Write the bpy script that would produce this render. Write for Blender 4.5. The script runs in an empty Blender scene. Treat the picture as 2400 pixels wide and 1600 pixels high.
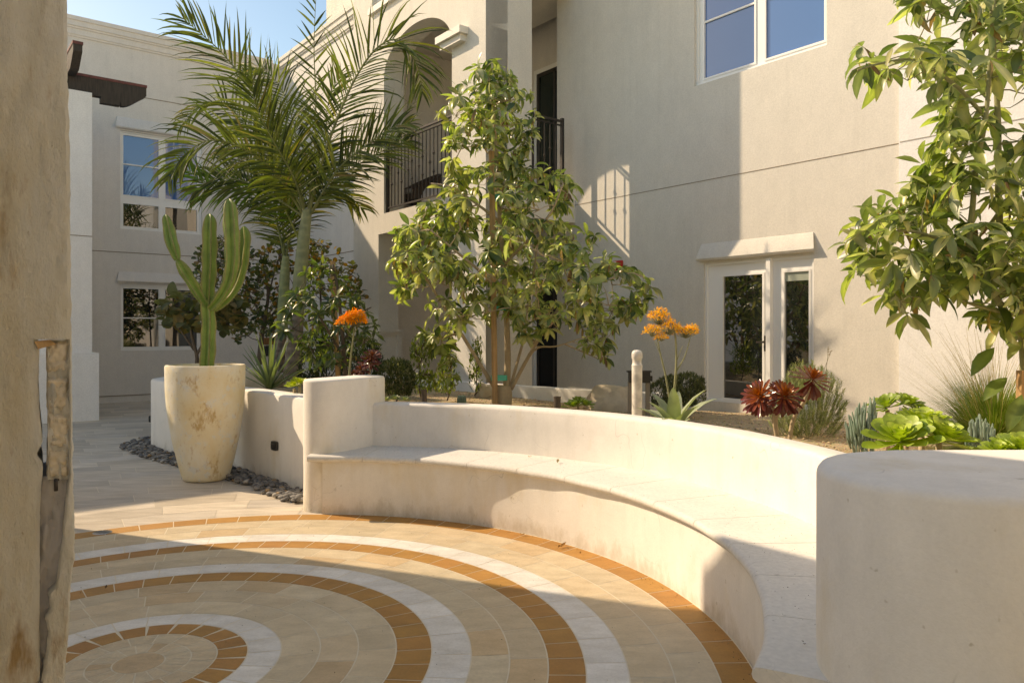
import bpy, math, random
from mathutils import Vector, Matrix, noise
random.seed(7)
PI = math.pi
R = math.radians
scene = bpy.context.scene
col = scene.collection

# ------------------------------------------------------------------ camera model (photo pixels 2400x1600)
F, YH, CX, CH = 1766.0, 775.0, 1200.0, 1.5
def P(x, y, Y):                       # photo pixel at depth Y
    return Vector(((x-CX)*Y/F, Y, CH-(y-YH)*Y/F))
def GP(x, y, z=0.0):                  # photo pixel on a level plane
    Y = (CH-z)*F/(y-YH)
    return Vector(((x-CX)*Y/F, Y, z))

# ------------------------------------------------------------------ mesh builder
def rv(s=1): return Vector((random.gauss(0,1), random.gauss(0,1), random.gauss(0,1)))*s
class MB:
    def __init__(s):
        s.v = []; s.f = []; s.c = []; s.m = []; s.col = (1, 1, 1)
    def add(s, vs, fs, c=None, m=0):
        o = len(s.v); c = c or s.col
        s.v += [Vector(a) for a in vs]; s.c += [c]*len(vs)
        s.f += [tuple(i+o for i in f) for f in fs]; s.m += [m]*len(fs)
    def box(s, p0, p1, c=None, m=0):
        x0, y0, z0 = p0; x1, y1, z1 = p1
        s.add([(x0,y0,z0),(x1,y0,z0),(x1,y1,z0),(x0,y1,z0),(x0,y0,z1),(x1,y0,z1),(x1,y1,z1),(x0,y1,z1)],
              [(0,3,2,1),(4,5,6,7),(0,1,5,4),(1,2,6,5),(2,3,7,6),(3,0,4,7)], c, m)
    def tube(s, pts, rad, seg=8, c=None, m=0, cap=True, star=None):
        pts = [Vector(p) for p in pts]; n = len(pts)
        if not isinstance(rad, (list, tuple)): rad = [rad]*n
        d0 = (pts[1]-pts[0]).normalized()
        a = Vector((0,0,1)) if abs(d0.z) < .9 else Vector((1,0,0))
        u = d0.cross(a).normalized()
        vs = []
        for i in range(n):
            d = (pts[min(i+1,n-1)]-pts[max(i-1,0)])
            d = d.normalized() if d.length > 1e-9 else d0
            u = (u - d*u.dot(d)); u = u.normalized() if u.length > 1e-6 else d.orthogonal().normalized()
            w = d.cross(u)
            for k in range(seg):
                t = 2*PI*k/seg
                rr = rad[i]*(star(k, i) if star else 1)
                vs.append(pts[i]+u*math.cos(t)*rr+w*math.sin(t)*rr)
        fs = [(i*seg+k, i*seg+(k+1)%seg, (i+1)*seg+(k+1)%seg, (i+1)*seg+k) for i in range(n-1) for k in range(seg)]
        if cap:
            fs.append(tuple(range(seg-1,-1,-1))); fs.append(tuple((n-1)*seg+k for k in range(seg)))
        s.add(vs, fs, c, m)
    def lathe(s, prof, cen=(0,0,0), seg=48, c=None, m=0, wob=0):
        cen = Vector(cen); vs = []
        for i, (r, z) in enumerate(prof):
            for k in range(seg):
                t = 2*PI*k/seg; rr = r
                if wob: rr *= 1+wob*noise.noise(Vector((math.cos(t)*1.5, math.sin(t)*1.5, z*2+cen.x)))
                vs.append(cen+Vector((math.cos(t)*rr, math.sin(t)*rr, z)))
        n = len(prof)
        fs = [(i*seg+k, i*seg+(k+1)%seg, (i+1)*seg+(k+1)%seg, (i+1)*seg+k) for i in range(n-1) for k in range(seg)]
        s.add(vs, fs, c, m)
    def leaf(s, p, d, up, L, W, bend=.3, fold=.25, c=(.1,.2,.05), m=0, shape=None, rib=True, side=0.0):
        p = Vector(p); d = Vector(d).normalized(); up = Vector(up)
        sx = d.cross(up); sx = sx.normalized() if sx.length > 1e-5 else d.orthogonal().normalized()
        nn = sx.cross(d).normalized()
        shape = shape or [(0,.06),(.16,.55),(.38,.98),(.62,.92),(.84,.48),(1,0.02)]
        vs = []; cs = []
        q = p.copy(); prev = 0; dd = d.copy()
        for t, w in shape:
            st = (t-prev)*L; q = q + dd*st; prev = t
            ang = bend*(t**1.1)
            dd = (d*math.cos(ang)-nn*math.sin(ang)+sx*side*t).normalized()
            n2 = sx.cross(dd).normalized()
            hw = W*.5*w
            vs += [q-sx*hw+n2*fold*hw, q, q+sx*hw+n2*fold*hw]
            k = 1.0 if not rib else 1.0
            cs += [c, (c[0]*1.5, c[1]*1.35, c[2]*1.5) if rib else c, c]
        fs = []
        for i in range(len(shape)-1):
            a = i*3
            fs += [(a, a+1, a+4, a+3), (a+1, a+2, a+5, a+4)]
        o = len(s.v)
        s.v += vs; s.c += cs
        s.f += [tuple(i+o for i in f) for f in fs]; s.m += [m]*len(fs)
    def blade(s, p, d, up, L, W, bend=.5, c=(.1,.2,.05), n=4, taper=1.0):
        p = Vector(p); d = Vector(d).normalized(); up = Vector(up)
        sx = d.cross(up); sx = sx.normalized() if sx.length > 1e-5 else d.orthogonal().normalized()
        nn = sx.cross(d).normalized()
        vs = []; q = p.copy(); dd = d.copy()
        for i in range(n+1):
            t = i/n
            if i: q = q + dd*(L/n)
            ang = bend*t; dd = (d*math.cos(ang)-nn*math.sin(ang)).normalized()
            hw = W*.5*(1-t**1.8*taper)*(0.55+.45*min(1, t*5))
            vs += [q-sx*hw, q+sx*hw]
        s.add(vs, [(2*i, 2*i+1, 2*i+3, 2*i+2) for i in range(n)], c)
    def leaflet(s, p, d, face, L, W, g=.15, c=(.1,.2,.05), n=5):
        q = Vector(p); dd = Vector(d).normalized(); vs = []; face = Vector(face).normalized()
        for i in range(n+1):
            t = i/n
            if i: q = q+dd*(L/n)
            dd = (dd+Vector((0,0,-g*t))).normalized()
            sx = dd.cross(face); sx = sx.normalized() if sx.length > .05 else dd.orthogonal().normalized()
            hw = W*.5*min(1, .45+t*3)*(1-max(0, (t-.45)/.55)**1.5)
            nn = sx.cross(dd)
            vs += [q-sx*hw+nn*hw*.5, q, q+sx*hw+nn*hw*.5]
        s.add(vs, [f for i in range(n) for f in ((3*i,3*i+1,3*i+4,3*i+3),(3*i+1,3*i+2,3*i+5,3*i+4))], c)
    def build(s, name, mat, parent=None, origin=None, smooth=True, auto=None):
        org = Vector(origin) if origin is not None else (Vector(parent['_o']) if parent is not None and '_o' in parent.keys() else Vector((0,0,0)))
        me = bpy.data.meshes.new(name)
        me.from_pydata([tuple(v-org) for v in s.v], [], s.f)
        mats = mat if isinstance(mat, (list, tuple)) else [mat]
        for mm in mats: me.materials.append(mm)
        if len(mats) > 1: me.polygons.foreach_set('material_index', s.m)
        ca = me.color_attributes.new('Col', 'FLOAT_COLOR', 'POINT')
        fl = []
        for c in s.c: fl += [c[0], c[1], c[2], 1]
        ca.data.foreach_set('color', fl)
        me.polygons.foreach_set('use_smooth', [bool(smooth)]*len(s.f))
        me.update()
        if auto is not None and smooth:
            try: me.set_sharp_from_angle(angle=R(auto))
            except Exception: pass
        o = bpy.data.objects.new(name, me); col.objects.link(o)
        if parent is not None: o.parent = parent
        else: o.location = org
        return o

def empty(name, loc, label, cat, group=None):
    o = bpy.data.objects.new(name, None); col.objects.link(o)
    o.location = Vector(loc); o['_o'] = list(loc)
    o['label'] = label; o['category'] = cat
    if group: o['group'] = group
    o.empty_display_size = .1
    return o
def tag(o, label=None, cat=None, group=None, kind=None):
    if label: o['label'] = label
    if cat: o['category'] = cat
    if group: o['group'] = group
    if kind: o['kind'] = kind
    return o

# ------------------------------------------------------------------ materials
def newmat(name):
    m = bpy.data.materials.new(name); m.use_nodes = True
    nt = m.node_tree; b = nt.nodes['Principled BSDF']
    return m, nt, b
def N(nt, t, **k):
    n = nt.nodes.new(t)
    for a, v in k.items(): setattr(n, a, v)
    return n
def texco(nt, kind='Object', scale=None):
    tc = N(nt, 'ShaderNodeTexCoord')
    out = tc.outputs[kind]
    if scale:
        mp = N(nt, 'ShaderNodeMapping'); mp.inputs['Scale'].default_value = scale
        nt.links.new(out, mp.inputs['Vector']); out = mp.outputs[0]
    return out
def geo_pos(nt, scale=None):
    g = N(nt, 'ShaderNodeNewGeometry'); out = g.outputs['Position']
    if scale:
        mp = N(nt, 'ShaderNodeMapping'); mp.inputs['Scale'].default_value = scale
        nt.links.new(out, mp.inputs['Vector']); out = mp.outputs[0]
    return out
def noisetex(nt, vec, scale, detail=5, rough=.55):
    n = N(nt, 'ShaderNodeTexNoise'); n.inputs['Scale'].default_value = scale
    n.inputs['Detail'].default_value = detail; n.inputs['Roughness'].default_value = rough
    nt.links.new(vec, n.inputs['Vector']); return n.outputs['Fac']
def ramp(nt, fac, stops):
    r = N(nt, 'ShaderNodeValToRGB'); el = r.color_ramp.elements
    while len(el) < len(stops): el.new(.5)
    for e, (p, c) in zip(el, stops):
        e.position = p; e.color = (c[0], c[1], c[2], 1) if isinstance(c, (tuple, list)) else (c, c, c, 1)
    nt.links.new(fac, r.inputs[0]); return r.outputs[0]
def mix(nt, fac, a, b, bt='MIX'):
    m = N(nt, 'ShaderNodeMix', data_type='RGBA', blend_type=bt)
    for s, v in ((m.inputs[0], fac), (m.inputs[6], a), (m.inputs[7], b)):
        if hasattr(v, 'is_output'): nt.links.new(v, s)
        elif isinstance(v, (tuple, list)): s.default_value = (v[0], v[1], v[2], 1)
        else: s.default_value = v
    return m.outputs[2]
def bump(nt, b, h, strength=.3, dist=.01):
    n = N(nt, 'ShaderNodeBump'); n.inputs['Strength'].default_value = strength; n.inputs['Distance'].default_value = dist
    nt.links.new(h, n.inputs['Height']); nt.links.new(n.outputs[0], b.inputs['Normal']); return n

def stucco(name, c, var=.08, grain=140, bs=.25, stain=None, rough=.9, trowel=0.0, thr=(.60,.75), mot=.055, grit=.55):
    m, nt, b = newmat(name)
    pos = geo_pos(nt)
    big = noisetex(nt, pos, 1.3, 4, .6)
    c1 = tuple(x*(1-var) for x in c); c2 = tuple(min(1, x*(1+var)) for x in c)
    base = ramp(nt, big, [(.3, c1), (.7, c2)])
    sp = noisetex(nt, pos, grain*.5, 2)
    base = mix(nt, grit, base, ramp(nt, sp, [(.3, tuple(x*.86 for x in c)), (.7, tuple(min(1, x*1.1) for x in c))]))
    mid = noisetex(nt, geo_pos(nt, (1, 1, .7)), 5.5, 6, .7)
    base = mix(nt, 1.0, base, ramp(nt, mid, [(.3, 1-mot), (.7, 1+mot*.5)]), 'MULTIPLY')
    run = noisetex(nt, geo_pos(nt, (6, 6, .25)), 1.2, 5, .6)
    base = mix(nt, 1.0, base, ramp(nt, run, [(.28, 1-mot*.9), (.5, 1.0)]), 'MULTIPLY')
    if stain:
        st = noisetex(nt, geo_pos(nt, (1, 1, .45)), 2.1, 6, .62)
        base = mix(nt, ramp(nt, st, [(thr[0], 0.0), (thr[1], .5)]), base, stain)
        nv = N(nt, 'ShaderNodeTexNoise'); nv.inputs['Scale'].default_value = 3.0; nt.links.new(pos, nv.inputs['Vector'])
        dis = N(nt, 'ShaderNodeVectorMath', operation='MULTIPLY_ADD'); nt.links.new(nv.outputs['Color'], dis.inputs[0]); dis.inputs[1].default_value = (.5, .5, .5); nt.links.new(pos, dis.inputs[2])
        vo = N(nt, 'ShaderNodeTexVoronoi', feature='DISTANCE_TO_EDGE'); vo.inputs['Scale'].default_value = 1.5; nt.links.new(dis.outputs[0], vo.inputs['Vector'])
        cm = noisetex(nt, pos, 1.9, 2); crk = N(nt, 'ShaderNodeMath', operation='MULTIPLY')
        nt.links.new(ramp(nt, vo.outputs['Distance'], [(.0, .55), (.0035, 0.0)]), crk.inputs[0]); nt.links.new(ramp(nt, cm, [(.5, 0.0), (.6, 1.0)]), crk.inputs[1])
        base = mix(nt, crk.outputs[0], base, tuple(x*.5 for x in c))
        sep = N(nt, 'ShaderNodeSeparateXYZ'); nt.links.new(pos, sep.inputs[0])
        ft = noisetex(nt, geo_pos(nt, (1, 1, .5)), 9, 5, .7)
        fm = N(nt, 'ShaderNodeMath', operation='MULTIPLY_ADD'); nt.links.new(sep.outputs['Z'], fm.inputs[0]); fm.inputs[1].default_value = 2.2; nt.links.new(ft, fm.inputs[2])
        base = mix(nt, ramp(nt, fm.outputs[0], [(.45, .45), (.72, 0.0)]), base, tuple(x*.62 for x in stain))
        dots = noisetex(nt, pos, 26, 2, .5)
        base = mix(nt, ramp(nt, dots, [(.72, 0.0), (.78, .5)]), base, tuple(x*.55 for x in stain))
    nt.links.new(base, b.inputs['Base Color']); b.inputs['Roughness'].default_value = rough
    h = noisetex(nt, pos, grain, 3, .6)
    if trowel:
        h2 = noisetex(nt, geo_pos(nt, (1, 1, 1.6)), 7, 4, .55)
        ma = N(nt, 'ShaderNodeMath', operation='MULTIPLY_ADD'); nt.links.new(h2, ma.inputs[0]); ma.inputs[1].default_value = trowel
        nt.links.new(h, ma.inputs[2]); h = ma.outputs[0]
    bump(nt, b, h, bs, .006)
    return m

def plain(name, c, rough=.6, metal=0, bumps=None, var=0, spec=None, coat=0):
    m, nt, b = newmat(name)
    b.inputs['Base Color'].default_value = (c[0], c[1], c[2], 1)
    b.inputs['Roughness'].default_value = rough; b.inputs['Metallic'].default_value = metal
    if coat: b.inputs['Coat Weight'].default_value = coat
    if var:
        f = noisetex(nt, geo_pos(nt), var, 4)
        nt.links.new(ramp(nt, f, [(.3, tuple(x*.75 for x in c)), (.7, tuple(min(1, x*1.25) for x in c))]), b.inputs['Base Color'])
    if bumps:
        bump(nt, b, noisetex(nt, geo_pos(nt), bumps[0], 3), bumps[1], .005)
    return m

def foliage(name, rough=.45, trans=.35, under=(1.2, 1.15, 1.3), gloss=.5):
    m, nt, b = newmat(name)
    at = N(nt, 'ShaderNodeAttribute', attribute_name='Col')
    geo = N(nt, 'ShaderNodeNewGeometry')
    f = noisetex(nt, geo_pos(nt), 9, 3)
    c = mix(nt, 1.0, at.outputs['Color'], ramp(nt, f, [(.3, (.82,.82,.82)), (.7, (1.2,1.15,1.1))]), 'MULTIPLY')
    cu = mix(nt, 1.0, c, under, 'MULTIPLY')
    c2 = mix(nt, geo.outputs['Backfacing'], c, cu)
    nt.links.new(c2, b.inputs['Base Color'])
    b.inputs['Roughness'].default_value = rough
    b.inputs['Specular IOR Level'].default_value = gloss
    bump(nt, b, noisetex(nt, geo_pos(nt), 60, 2), .12, .003)
    tr = N(nt, 'ShaderNodeBsdfTranslucent')
    ct = mix(nt, 1.0, c2, (1.5, 1.7, .55), 'MULTIPLY')
    nt.links.new(ct, tr.inputs['Color'])
    ms = N(nt, 'ShaderNodeMixShader'); ms.inputs[0].default_value = trans
    out = nt.nodes['Material Output']
    nt.links.new(b.outputs[0], ms.inputs[1]); nt.links.new(tr.outputs[0], ms.inputs[2]); nt.links.new(ms.outputs[0], out.inputs[0])
    return m

def wood(name, c, sc=14):
    m, nt, b = newmat(name)
    f = noisetex(nt, geo_pos(nt, (1, 1, .08)), sc*4, 5)
    nt.links.new(ramp(nt, f, [(.3, tuple(x*.6 for x in c)), (.7, tuple(x*1.25 for x in c))]), b.inputs['Base Color'])
    b.inputs['Roughness'].default_value = .75
    bump(nt, b, f, .25, .004); return m

def attr_mat(name, rough=.7, streak=True, st=(.78, 1.14), bs=.15, scale=(9, 9, 9), spec=.5):
    """per-tile / per-pebble colour from the mesh with a natural stone grain"""
    m, nt, b = newmat(name)
    at = N(nt, 'ShaderNodeAttribute', attribute_name='Col')
    f = noisetex(nt, geo_pos(nt, scale), 1.0, 6, .65)
    g = noisetex(nt, geo_pos(nt), 90, 3, .6)
    c = mix(nt, 1.0, at.outputs['Color'], ramp(nt, f, [(.3, (st[0], st[0]*.97, st[0]*.92)), (.7, (st[1],)*3)]), 'MULTIPLY')
    c = mix(nt, .4, c, mix(nt, 1.0, c, ramp(nt, g, [(.3, .78), (.7, 1.15)]), 'MULTIPLY'))
    nt.links.new(c, b.inputs['Base Color']); b.inputs['Roughness'].default_value = rough
    b.inputs['Specular IOR Level'].default_value = spec
    bump(nt, b, g, bs, .003)
    return m

M = {}
M['beige'] = stucco('beige_stucco', (.70, .66, .59), .04, 120, .45)
M['grey'] = stucco('grey_beige_stucco', (.74, .70, .65), .04, 120, .35)
M['pale'] = stucco('pale_stucco', (.84, .83, .81), .04, 120, .5)
M['cream'] = stucco('bounce_stucco', (.90, .80, .62), .04, 120, .4)  # warm albedo lifted for the bounce from the added unseen blocks
M['white'] = stucco('white_plaster', (.82, .79, .74), .04, 170, .10, stain=(.66, .58, .44), trowel=1.5, grit=.2)
M['bench'] = stucco('bench_plaster', (.82, .79, .745), .05, 170, .16, stain=(.66, .55, .36), trowel=3.0, thr=(.54, .72), mot=.07, grit=.2)
M['seat'] = stucco('seat_cement', (.72, .69, .64), .06, 90, .25, stain=(.60, .54, .45), trowel=1.0)
M['potm'] = stucco('weathered_pot', (.66, .56, .38), .08, 60, .35, stain=(.42, .26, .10), trowel=2.0, thr=(.55, .72))
def potmat():
    m, nt, b = newmat('weathered_pot'); p = geo_pos(nt)
    base = ramp(nt, noisetex(nt, geo_pos(nt, (1,1,.7)), 3.2, 5, .6), [(.32, (.78,.62,.36)), (.5, (.82,.72,.52)), (.66, (.85,.80,.68))])
    wp = noisetex(nt, p, 9, 6, .7); base = mix(nt, ramp(nt, wp, [(.56, 0.0), (.62, .75)]), base, (.74,.73,.68))
    st = noisetex(nt, geo_pos(nt, (1,1,.5)), 6.5, 6, .72); base = mix(nt, ramp(nt, st, [(.56, 0.0), (.66, .8)]), base, (.52,.31,.10))
    d = noisetex(nt, p, 38, 3, .6); base = mix(nt, ramp(nt, d, [(.66, 0.0), (.74, .5)]), base, (.42,.32,.2))
    nt.links.new(base, b.inputs['Base Color']); b.inputs['Roughness'].default_value = .85
    bump(nt, b, wp, .5, .01); return m
M['potm'] = potmat()
M['tile'] = attr_mat('stone_tile', .62, scale=(5.0, 10, 9), st=(.84, 1.10), bs=.3)
M['plank'] = attr_mat('walkway_tile', .60, scale=(2.2, 12, 9), st=(.74, 1.14))
M['grout'] = plain('grout', (.74, .66, .52), .9, bumps=(80, .3))
M['frame'] = plain('white_vinyl', (.86, .85, .82), .35)
M['trim'] = plain('white_trim', (.72, .68, .61), .6)
M['iron'] = plain('dark_iron', (.045, .036, .030), .45, .3, bumps=(120, .2))
M['black'] = plain('black_plastic', (.02, .019, .018), .5)
M['beam'] = wood('dark_timber', (.055, .042, .032))
M['redcap'] = plain('red_brown_cap', (.16, .045, .035), .6, var=20)
M['stake'] = wood('stake_wood', (.50, .30, .14))
M['bark'] = stucco('tree_bark', (.46, .36, .24), .2, 60, .8)
M['barkg'] = stucco('green_bark', (.27, .27, .14), .2, 60, .6)
M['barkd'] = stucco('dark_bark', (.13, .10, .075), .2, 60, .8)
M['leaf'] = foliage('glossy_leaf', .33, .34, (1.12, 1.2, 1.6), .65)
M['leafd'] = foliage('dark_leaf', .40, .28)
M['palm'] = foliage('palm_leaf', .55, .30, (1.1, 1.1, 1.1), .3)
M['soft'] = foliage('soft_leaf', .7, .25, (1.1, 1.1, 1.1), .25)
M['succ'] = foliage('succulent_leaf', .42, .22, (1.05, 1.05, 1.05), .5)
M['cactus'] = foliage('cactus_skin', .5, .04, (1, 1, 1), .4)
M['red'] = foliage('red_leaf', .22, .12, (1.1, 1, 1), .7)
M['flower'] = foliage('orange_flower', .6, .35, (1, 1, 1), .3)
M['tape'] = plain('green_tape', (.04, .50, .38), .5)
M['pebble'] = attr_mat('pebble_stone', .75, scale=(30, 30, 30), st=(.7, 1.2), bs=.3)
M['rock'] = stucco('boulder_rock', (.60, .51, .39), .25, 30, 1.0)
M['alarm'] = plain('red_alarm', (.55, .03, .015), .35)
M['pvc'] = plain('pvc_pipe', (.74, .71, .65), .5, var=12)
M['wicker'] = plain('wicker', (.07, .045, .03), .7, bumps=(160, .8))
M['cushion'] = plain('cushion', (.42, .40, .38), .9, bumps=(200, .4))
M['valve'] = plain('valve_green', (.08, .13, .09), .6, bumps=(50, .4))
M['sign'] = wood('sign_wood', (.30, .13, .04))
M['dark'] = plain('dark_interior', (.012, .011, .010), .9)
M['gravelm'] = None
def gravel():
    m, nt, b = newmat('decomposed_granite')
    p = geo_pos(nt)
    v = N(nt, 'ShaderNodeTexVoronoi'); v.inputs['Scale'].default_value = 95; nt.links.new(p, v.inputs['Vector'])
    f = noisetex(nt, p, 2.5, 5)
    base = ramp(nt, f, [(.3, (.58, .42, .24)), (.7, (.80, .62, .40))])
    c = mix(nt, .55, base, mix(nt, 1.0, base, v.outputs['Color'], 'MULTIPLY'))
    c = mix(nt, .25, c, ramp(nt, noisetex(nt, p, 160, 2), [(.35, (.2, .12, .06)), (.65, (.75, .6, .4))]))
    nt.links.new(c, b.inputs['Base Color']); b.inputs['Roughness'].default_value = .95
    bump(nt, b, v.outputs['Distance'], .9, .012); return m
M['gravelm'] = gravel()
def glass(name, c, ior=2.1, rough=.015):
    m, nt, b = newmat(name)
    b.inputs['Base Color'].default_value = (c[0], c[1], c[2], 1); b.inputs['Roughness'].default_value = rough
    b.inputs['IOR'].default_value = ior
    f = noisetex(nt, geo_pos(nt), 1.6, 1); bump(nt, b, f, .05, .02)
    return m
M['glass'] = glass('window_glass', (.010, .012, .013), 2.4)
M['glassb'] = glass('painted_sky_glass', (.045, .15, .37), 2.0)  # reflected sky blue put into the base colour of the glass
M['glassd'] = glass('dark_door_glass', (.012, .024, .020), 1.7)
M['blind'] = plain('pale_green_blind', (.36, .40, .33), .8)
def rough_plaster():
    m, nt, b = newmat('rough_old_plaster')
    p = geo_pos(nt); ps = geo_pos(nt, (1, 1, .22))
    f = noisetex(nt, ps, 7, 6, .6)
    base = ramp(nt, f, [(.30, (.84, .72, .50)), (.5, (.92, .86, .72)), (.72, (.95, .93, .86))])
    st = noisetex(nt, geo_pos(nt, (1, 1, .3)), 9, 5, .65)
    base = mix(nt, ramp(nt, st, [(.60, 0.0), (.72, .85)]), base, (.50, .28, .09))
    gr = noisetex(nt, geo_pos(nt, (1.3, 1, .28)), 22, 4, .6)
    base = mix(nt, ramp(nt, gr, [(.64, 0.0), (.76, .35)]), base, (.55, .46, .30))
    nt.links.new(base, b.inputs['Base Color']); b.inputs['Roughness'].default_value = .9
    pit = noisetex(nt, geo_pos(nt, (1.2, 1, .35)), 55, 4, .7)
    base2 = mix(nt, ramp(nt, pit, [(.68, 0.0), (.73, .7)]), base, (.55, .42, .24)); nt.links.new(base2, b.inputs['Base Color'])
    h = noisetex(nt, geo_pos(nt, (1, 1, .4)), 28, 8, .75); bump(nt, b, h, 1.0, .035)
    return m
M['rough'] = rough_plaster()
M['stoneb'] = stucco('exposed_stone', (.66, .57, .44), .2, 50, .9, stain=(.42, .34, .24))
M['stoneg'] = stucco('grey_stone', (.52, .49, .47), .25, 30, 1.0)

# ------------------------------------------------------------------ ground and tiled plaza
mb = MB(); mb.add([(-60,-60,0),(60,-60,0),(60,70,0),(-60,70,0)], [(0,1,2,3)])
tag(mb.build('ground', M['grout'], smooth=False), kind='structure')

rings = [(-1.683,3.396,.109),(-1.68,3.395,.217),(-1.676,3.392,.325),(-1.674,3.384,.461),(-1.667,3.381,.605),(-1.66,3.385,.775),(-1.655,3.389,.945),
 (-1.649,3.393,1.115),(-1.640,3.400,1.2715),(-1.633,3.402,1.447),(-1.623,3.412,1.612),(-1.614,3.420,1.777),(-1.600,3.430,1.930),(-1.595,3.436,2.111),(-1.58,3.463,2.292),(-1.566,3.49,2.472),(-1.57,3.50,2.64)]
kinds = ['b','b','o','w','b','b','b','o','w','b','b','o','w','b','b','o']
arcs  = [.062,.11,.118,.155,.26,.28,.28,.152,.24,.30,.33,.17,.27,.34,.34,.235]
def tint(k):
    v = random.uniform(.93, 1.07)
    if k == 'o':
        b_ = (.45*v, .222*v*random.uniform(.95,1.04), .058*v)
    elif k == 'w': b_ = (.75*v, .73*v, .69*v); 
    else:
        v = random.uniform(.92, 1.06); h = random.random()
        b_ = (.62*v, (.49+.03*h)*v, (.33+.04*h)*v)
        if random.random() < .08: b_ = (.60*v, .44*v, .27*v)
    return b_
mb = MB(); mb.add([(-1.57+math.cos(2*PI*k/96)*2.645, 3.5+math.sin(2*PI*k/96)*2.645, .0050) for k in range(96)], [tuple(range(96))])
tag(mb.build('plaza_grout', M['grout'], smooth=False), kind='structure')
mb = MB(); g = .0032; zt = .006
cA = rings[0]; vs = [(cA[0]+math.cos(2*PI*k/48)*(cA[2]-g), cA[1]+math.sin(2*PI*k/48)*(cA[2]-g), zt) for k in range(48)]
mb.add(vs, [tuple(range(48))], tint('b'))
for i, k in enumerate(kinds):
    x0, y0, r0 = rings[i]; x1, y1, r1 = rings[i+1]
    n = max(8, int(round(2*PI*(r0+r1)/2/arcs[i]))); off = random.random()*6
    wedge = .25 if i in (1, 2, 3) else 0
    for j in range(n):
        a0, a1 = off+2*PI*j/n, off+2*PI*(j+1)/n
        if k == 'b' and i > 3: a0 += random.uniform(-.1,.1)*0; 
        ns = 5; vs = []
        for q in range(ns+1):
            t = q/ns
            for (cx_, cy_, rr, sg) in ((x0, y0, r0+g, 1), (x1, y1, r1-g, 0)):
                gg = g/rr*(1.0 if not sg else (.9)) 
                aa0, aa1 = a0+gg, a1-gg
                if i in (2,) and not sg: aa0 += .012; aa1 -= .012
                a = aa0+(aa1-aa0)*t
                vs.append((cx_+math.cos(a)*rr, cy_+math.sin(a)*rr, zt))
        c = tint(k)
        mb.add(vs, [(2*q, 2*q+1, 2*q+3, 2*q+2) for q in range(ns)], c)
# flip normals up is not needed for shading; plaza disc
mb.build('plaza_tiles', M['tile'], smooth=False)
tag(bpy.data.objects['plaza_tiles'], kind='structure')
mb = MB(); x0, y0 = -1.57, 3.5; r = 2.64
rowi = 0
while r < 15.5:
    r1 = r+.305; n = int(2*PI*r/.62); off = random.random()*6
    for j in range(n):
        a0, a1 = off+2*PI*j/n, off+2*PI*(j+1)/n
        am = (a0+a1)/2; px, py = x0+math.cos(am)*r, y0+math.sin(am)*r
        if px > 1.2 and py > 4 or px > 2.5 or py < -1.5: continue
        v = random.uniform(.82, 1.12); h = random.random()
        c = (.60*v, (.52+.02*h)*v, (.42+.05*h)*v)
        ns = 3; gg = .0022/r; vs = []
        for q in range(ns+1):
            a = a0+gg+(a1-a0-2*gg)*q/ns
            vs += [(x0+math.cos(a)*(r+.0022), y0+math.sin(a)*(r+.0022), .0022), (x0+math.cos(a)*(r1-.0022), y0+math.sin(a)*(r1-.0022), .0022)]
        mb.add(vs, [(2*q, 2*q+1, 2*q+3, 2*q+2) for q in range(ns)], c)
    r = r1
tag(mb.build('walkway_tiles', M['plank'], smooth=False), kind='structure')

# ------------------------------------------------------------------ curved bench
CB = Vector((-1.57, 3.5, 0)); RB, RL, RK, RO = 2.645, 2.598, 3.17, 3.37
ZS, ZL, ZB, ZP = .487, .437, .862, 1.095
bench = empty('curved_bench', (CB.x+RB*math.cos(R(30)), CB.y+RB*math.sin(R(30)), 0), 'long curved white plaster bench with backrest between two thick end pillars', 'bench')
def sweep(prof, a0, a1, n, jig=0, c=(1,1,1), closed=True, ends=True):
    m_ = MB(); k = len(prof); vs = []
    for i in range(n+1):
        a = a0+(a1-a0)*i/n
        for (r_, z_) in prof:
            j = jig*noise.noise(Vector((math.cos(a)*9, math.sin(a)*9, z_*6)))
            vs.append((CB.x+math.cos(a)*(r_+j), CB.y+math.sin(a)*(r_+j), z_+j*.3))
    fs = [(i*k+q, i*k+(q+1)%k, (i+1)*k+(q+1)%k, (i+1)*k+q) for i in range(n) for q in range(k if closed else k-1)]
    if ends: fs += [tuple(range(k-1,-1,-1)), tuple(n*k+q for q in range(k))]
    m_.add(vs, fs, c); return m_
A0, A1 = R(89.5), R(-27)
base_prof = [(RB, -.05)]+[(RB, z) for z in (.1,.2,.3,.4,ZL)]+[(RK+.05, ZL), (RK+.05, -.05)]
sweep(base_prof, A0, A1, 120, .006).build('bench_base', M['bench'], bench, auto=40)
rb = (ZS-ZL)/2
noseprof = [(RL+rb-rb*math.cos(t), (ZS+ZL)/2+rb*math.sin(t)) for t in [R(d) for d in (-90,-60,-30,0,30,60,90)]]
ns_ = 12
for i in range(ns_):
    a0 = R(92)+(R(-28)-R(92))*i/ns_-.0008; a1 = R(92)+(R(-28)-R(92))*(i+1)/ns_+.0008
    sweep(noseprof+[(RK+.02, ZS), (RK+.02, ZL)], a0, a1, 12, .006).build('seat_slab', M['seat'], bench, auto=50)
rt = .03
bp = [(RK, ZL-.03), (RK, .6), (RK, .72)]+[(RK+rt-rt*math.cos(t), ZB-rt+rt*math.sin(t)) for t in [R(d) for d in (0,30,60,90)]]
bp += [(RO-rt+rt*math.sin(t), ZB-rt+rt*math.cos(t)) for t in [R(d) for d in (0,45,90)]]+[(RO, -.05), (RK+.06, -.05), (RK+.06, ZL-.03)]
sweep(bp, R(85.5), R(-20), 120, .006).build('backrest', M['bench'], bench, auto=40)
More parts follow.
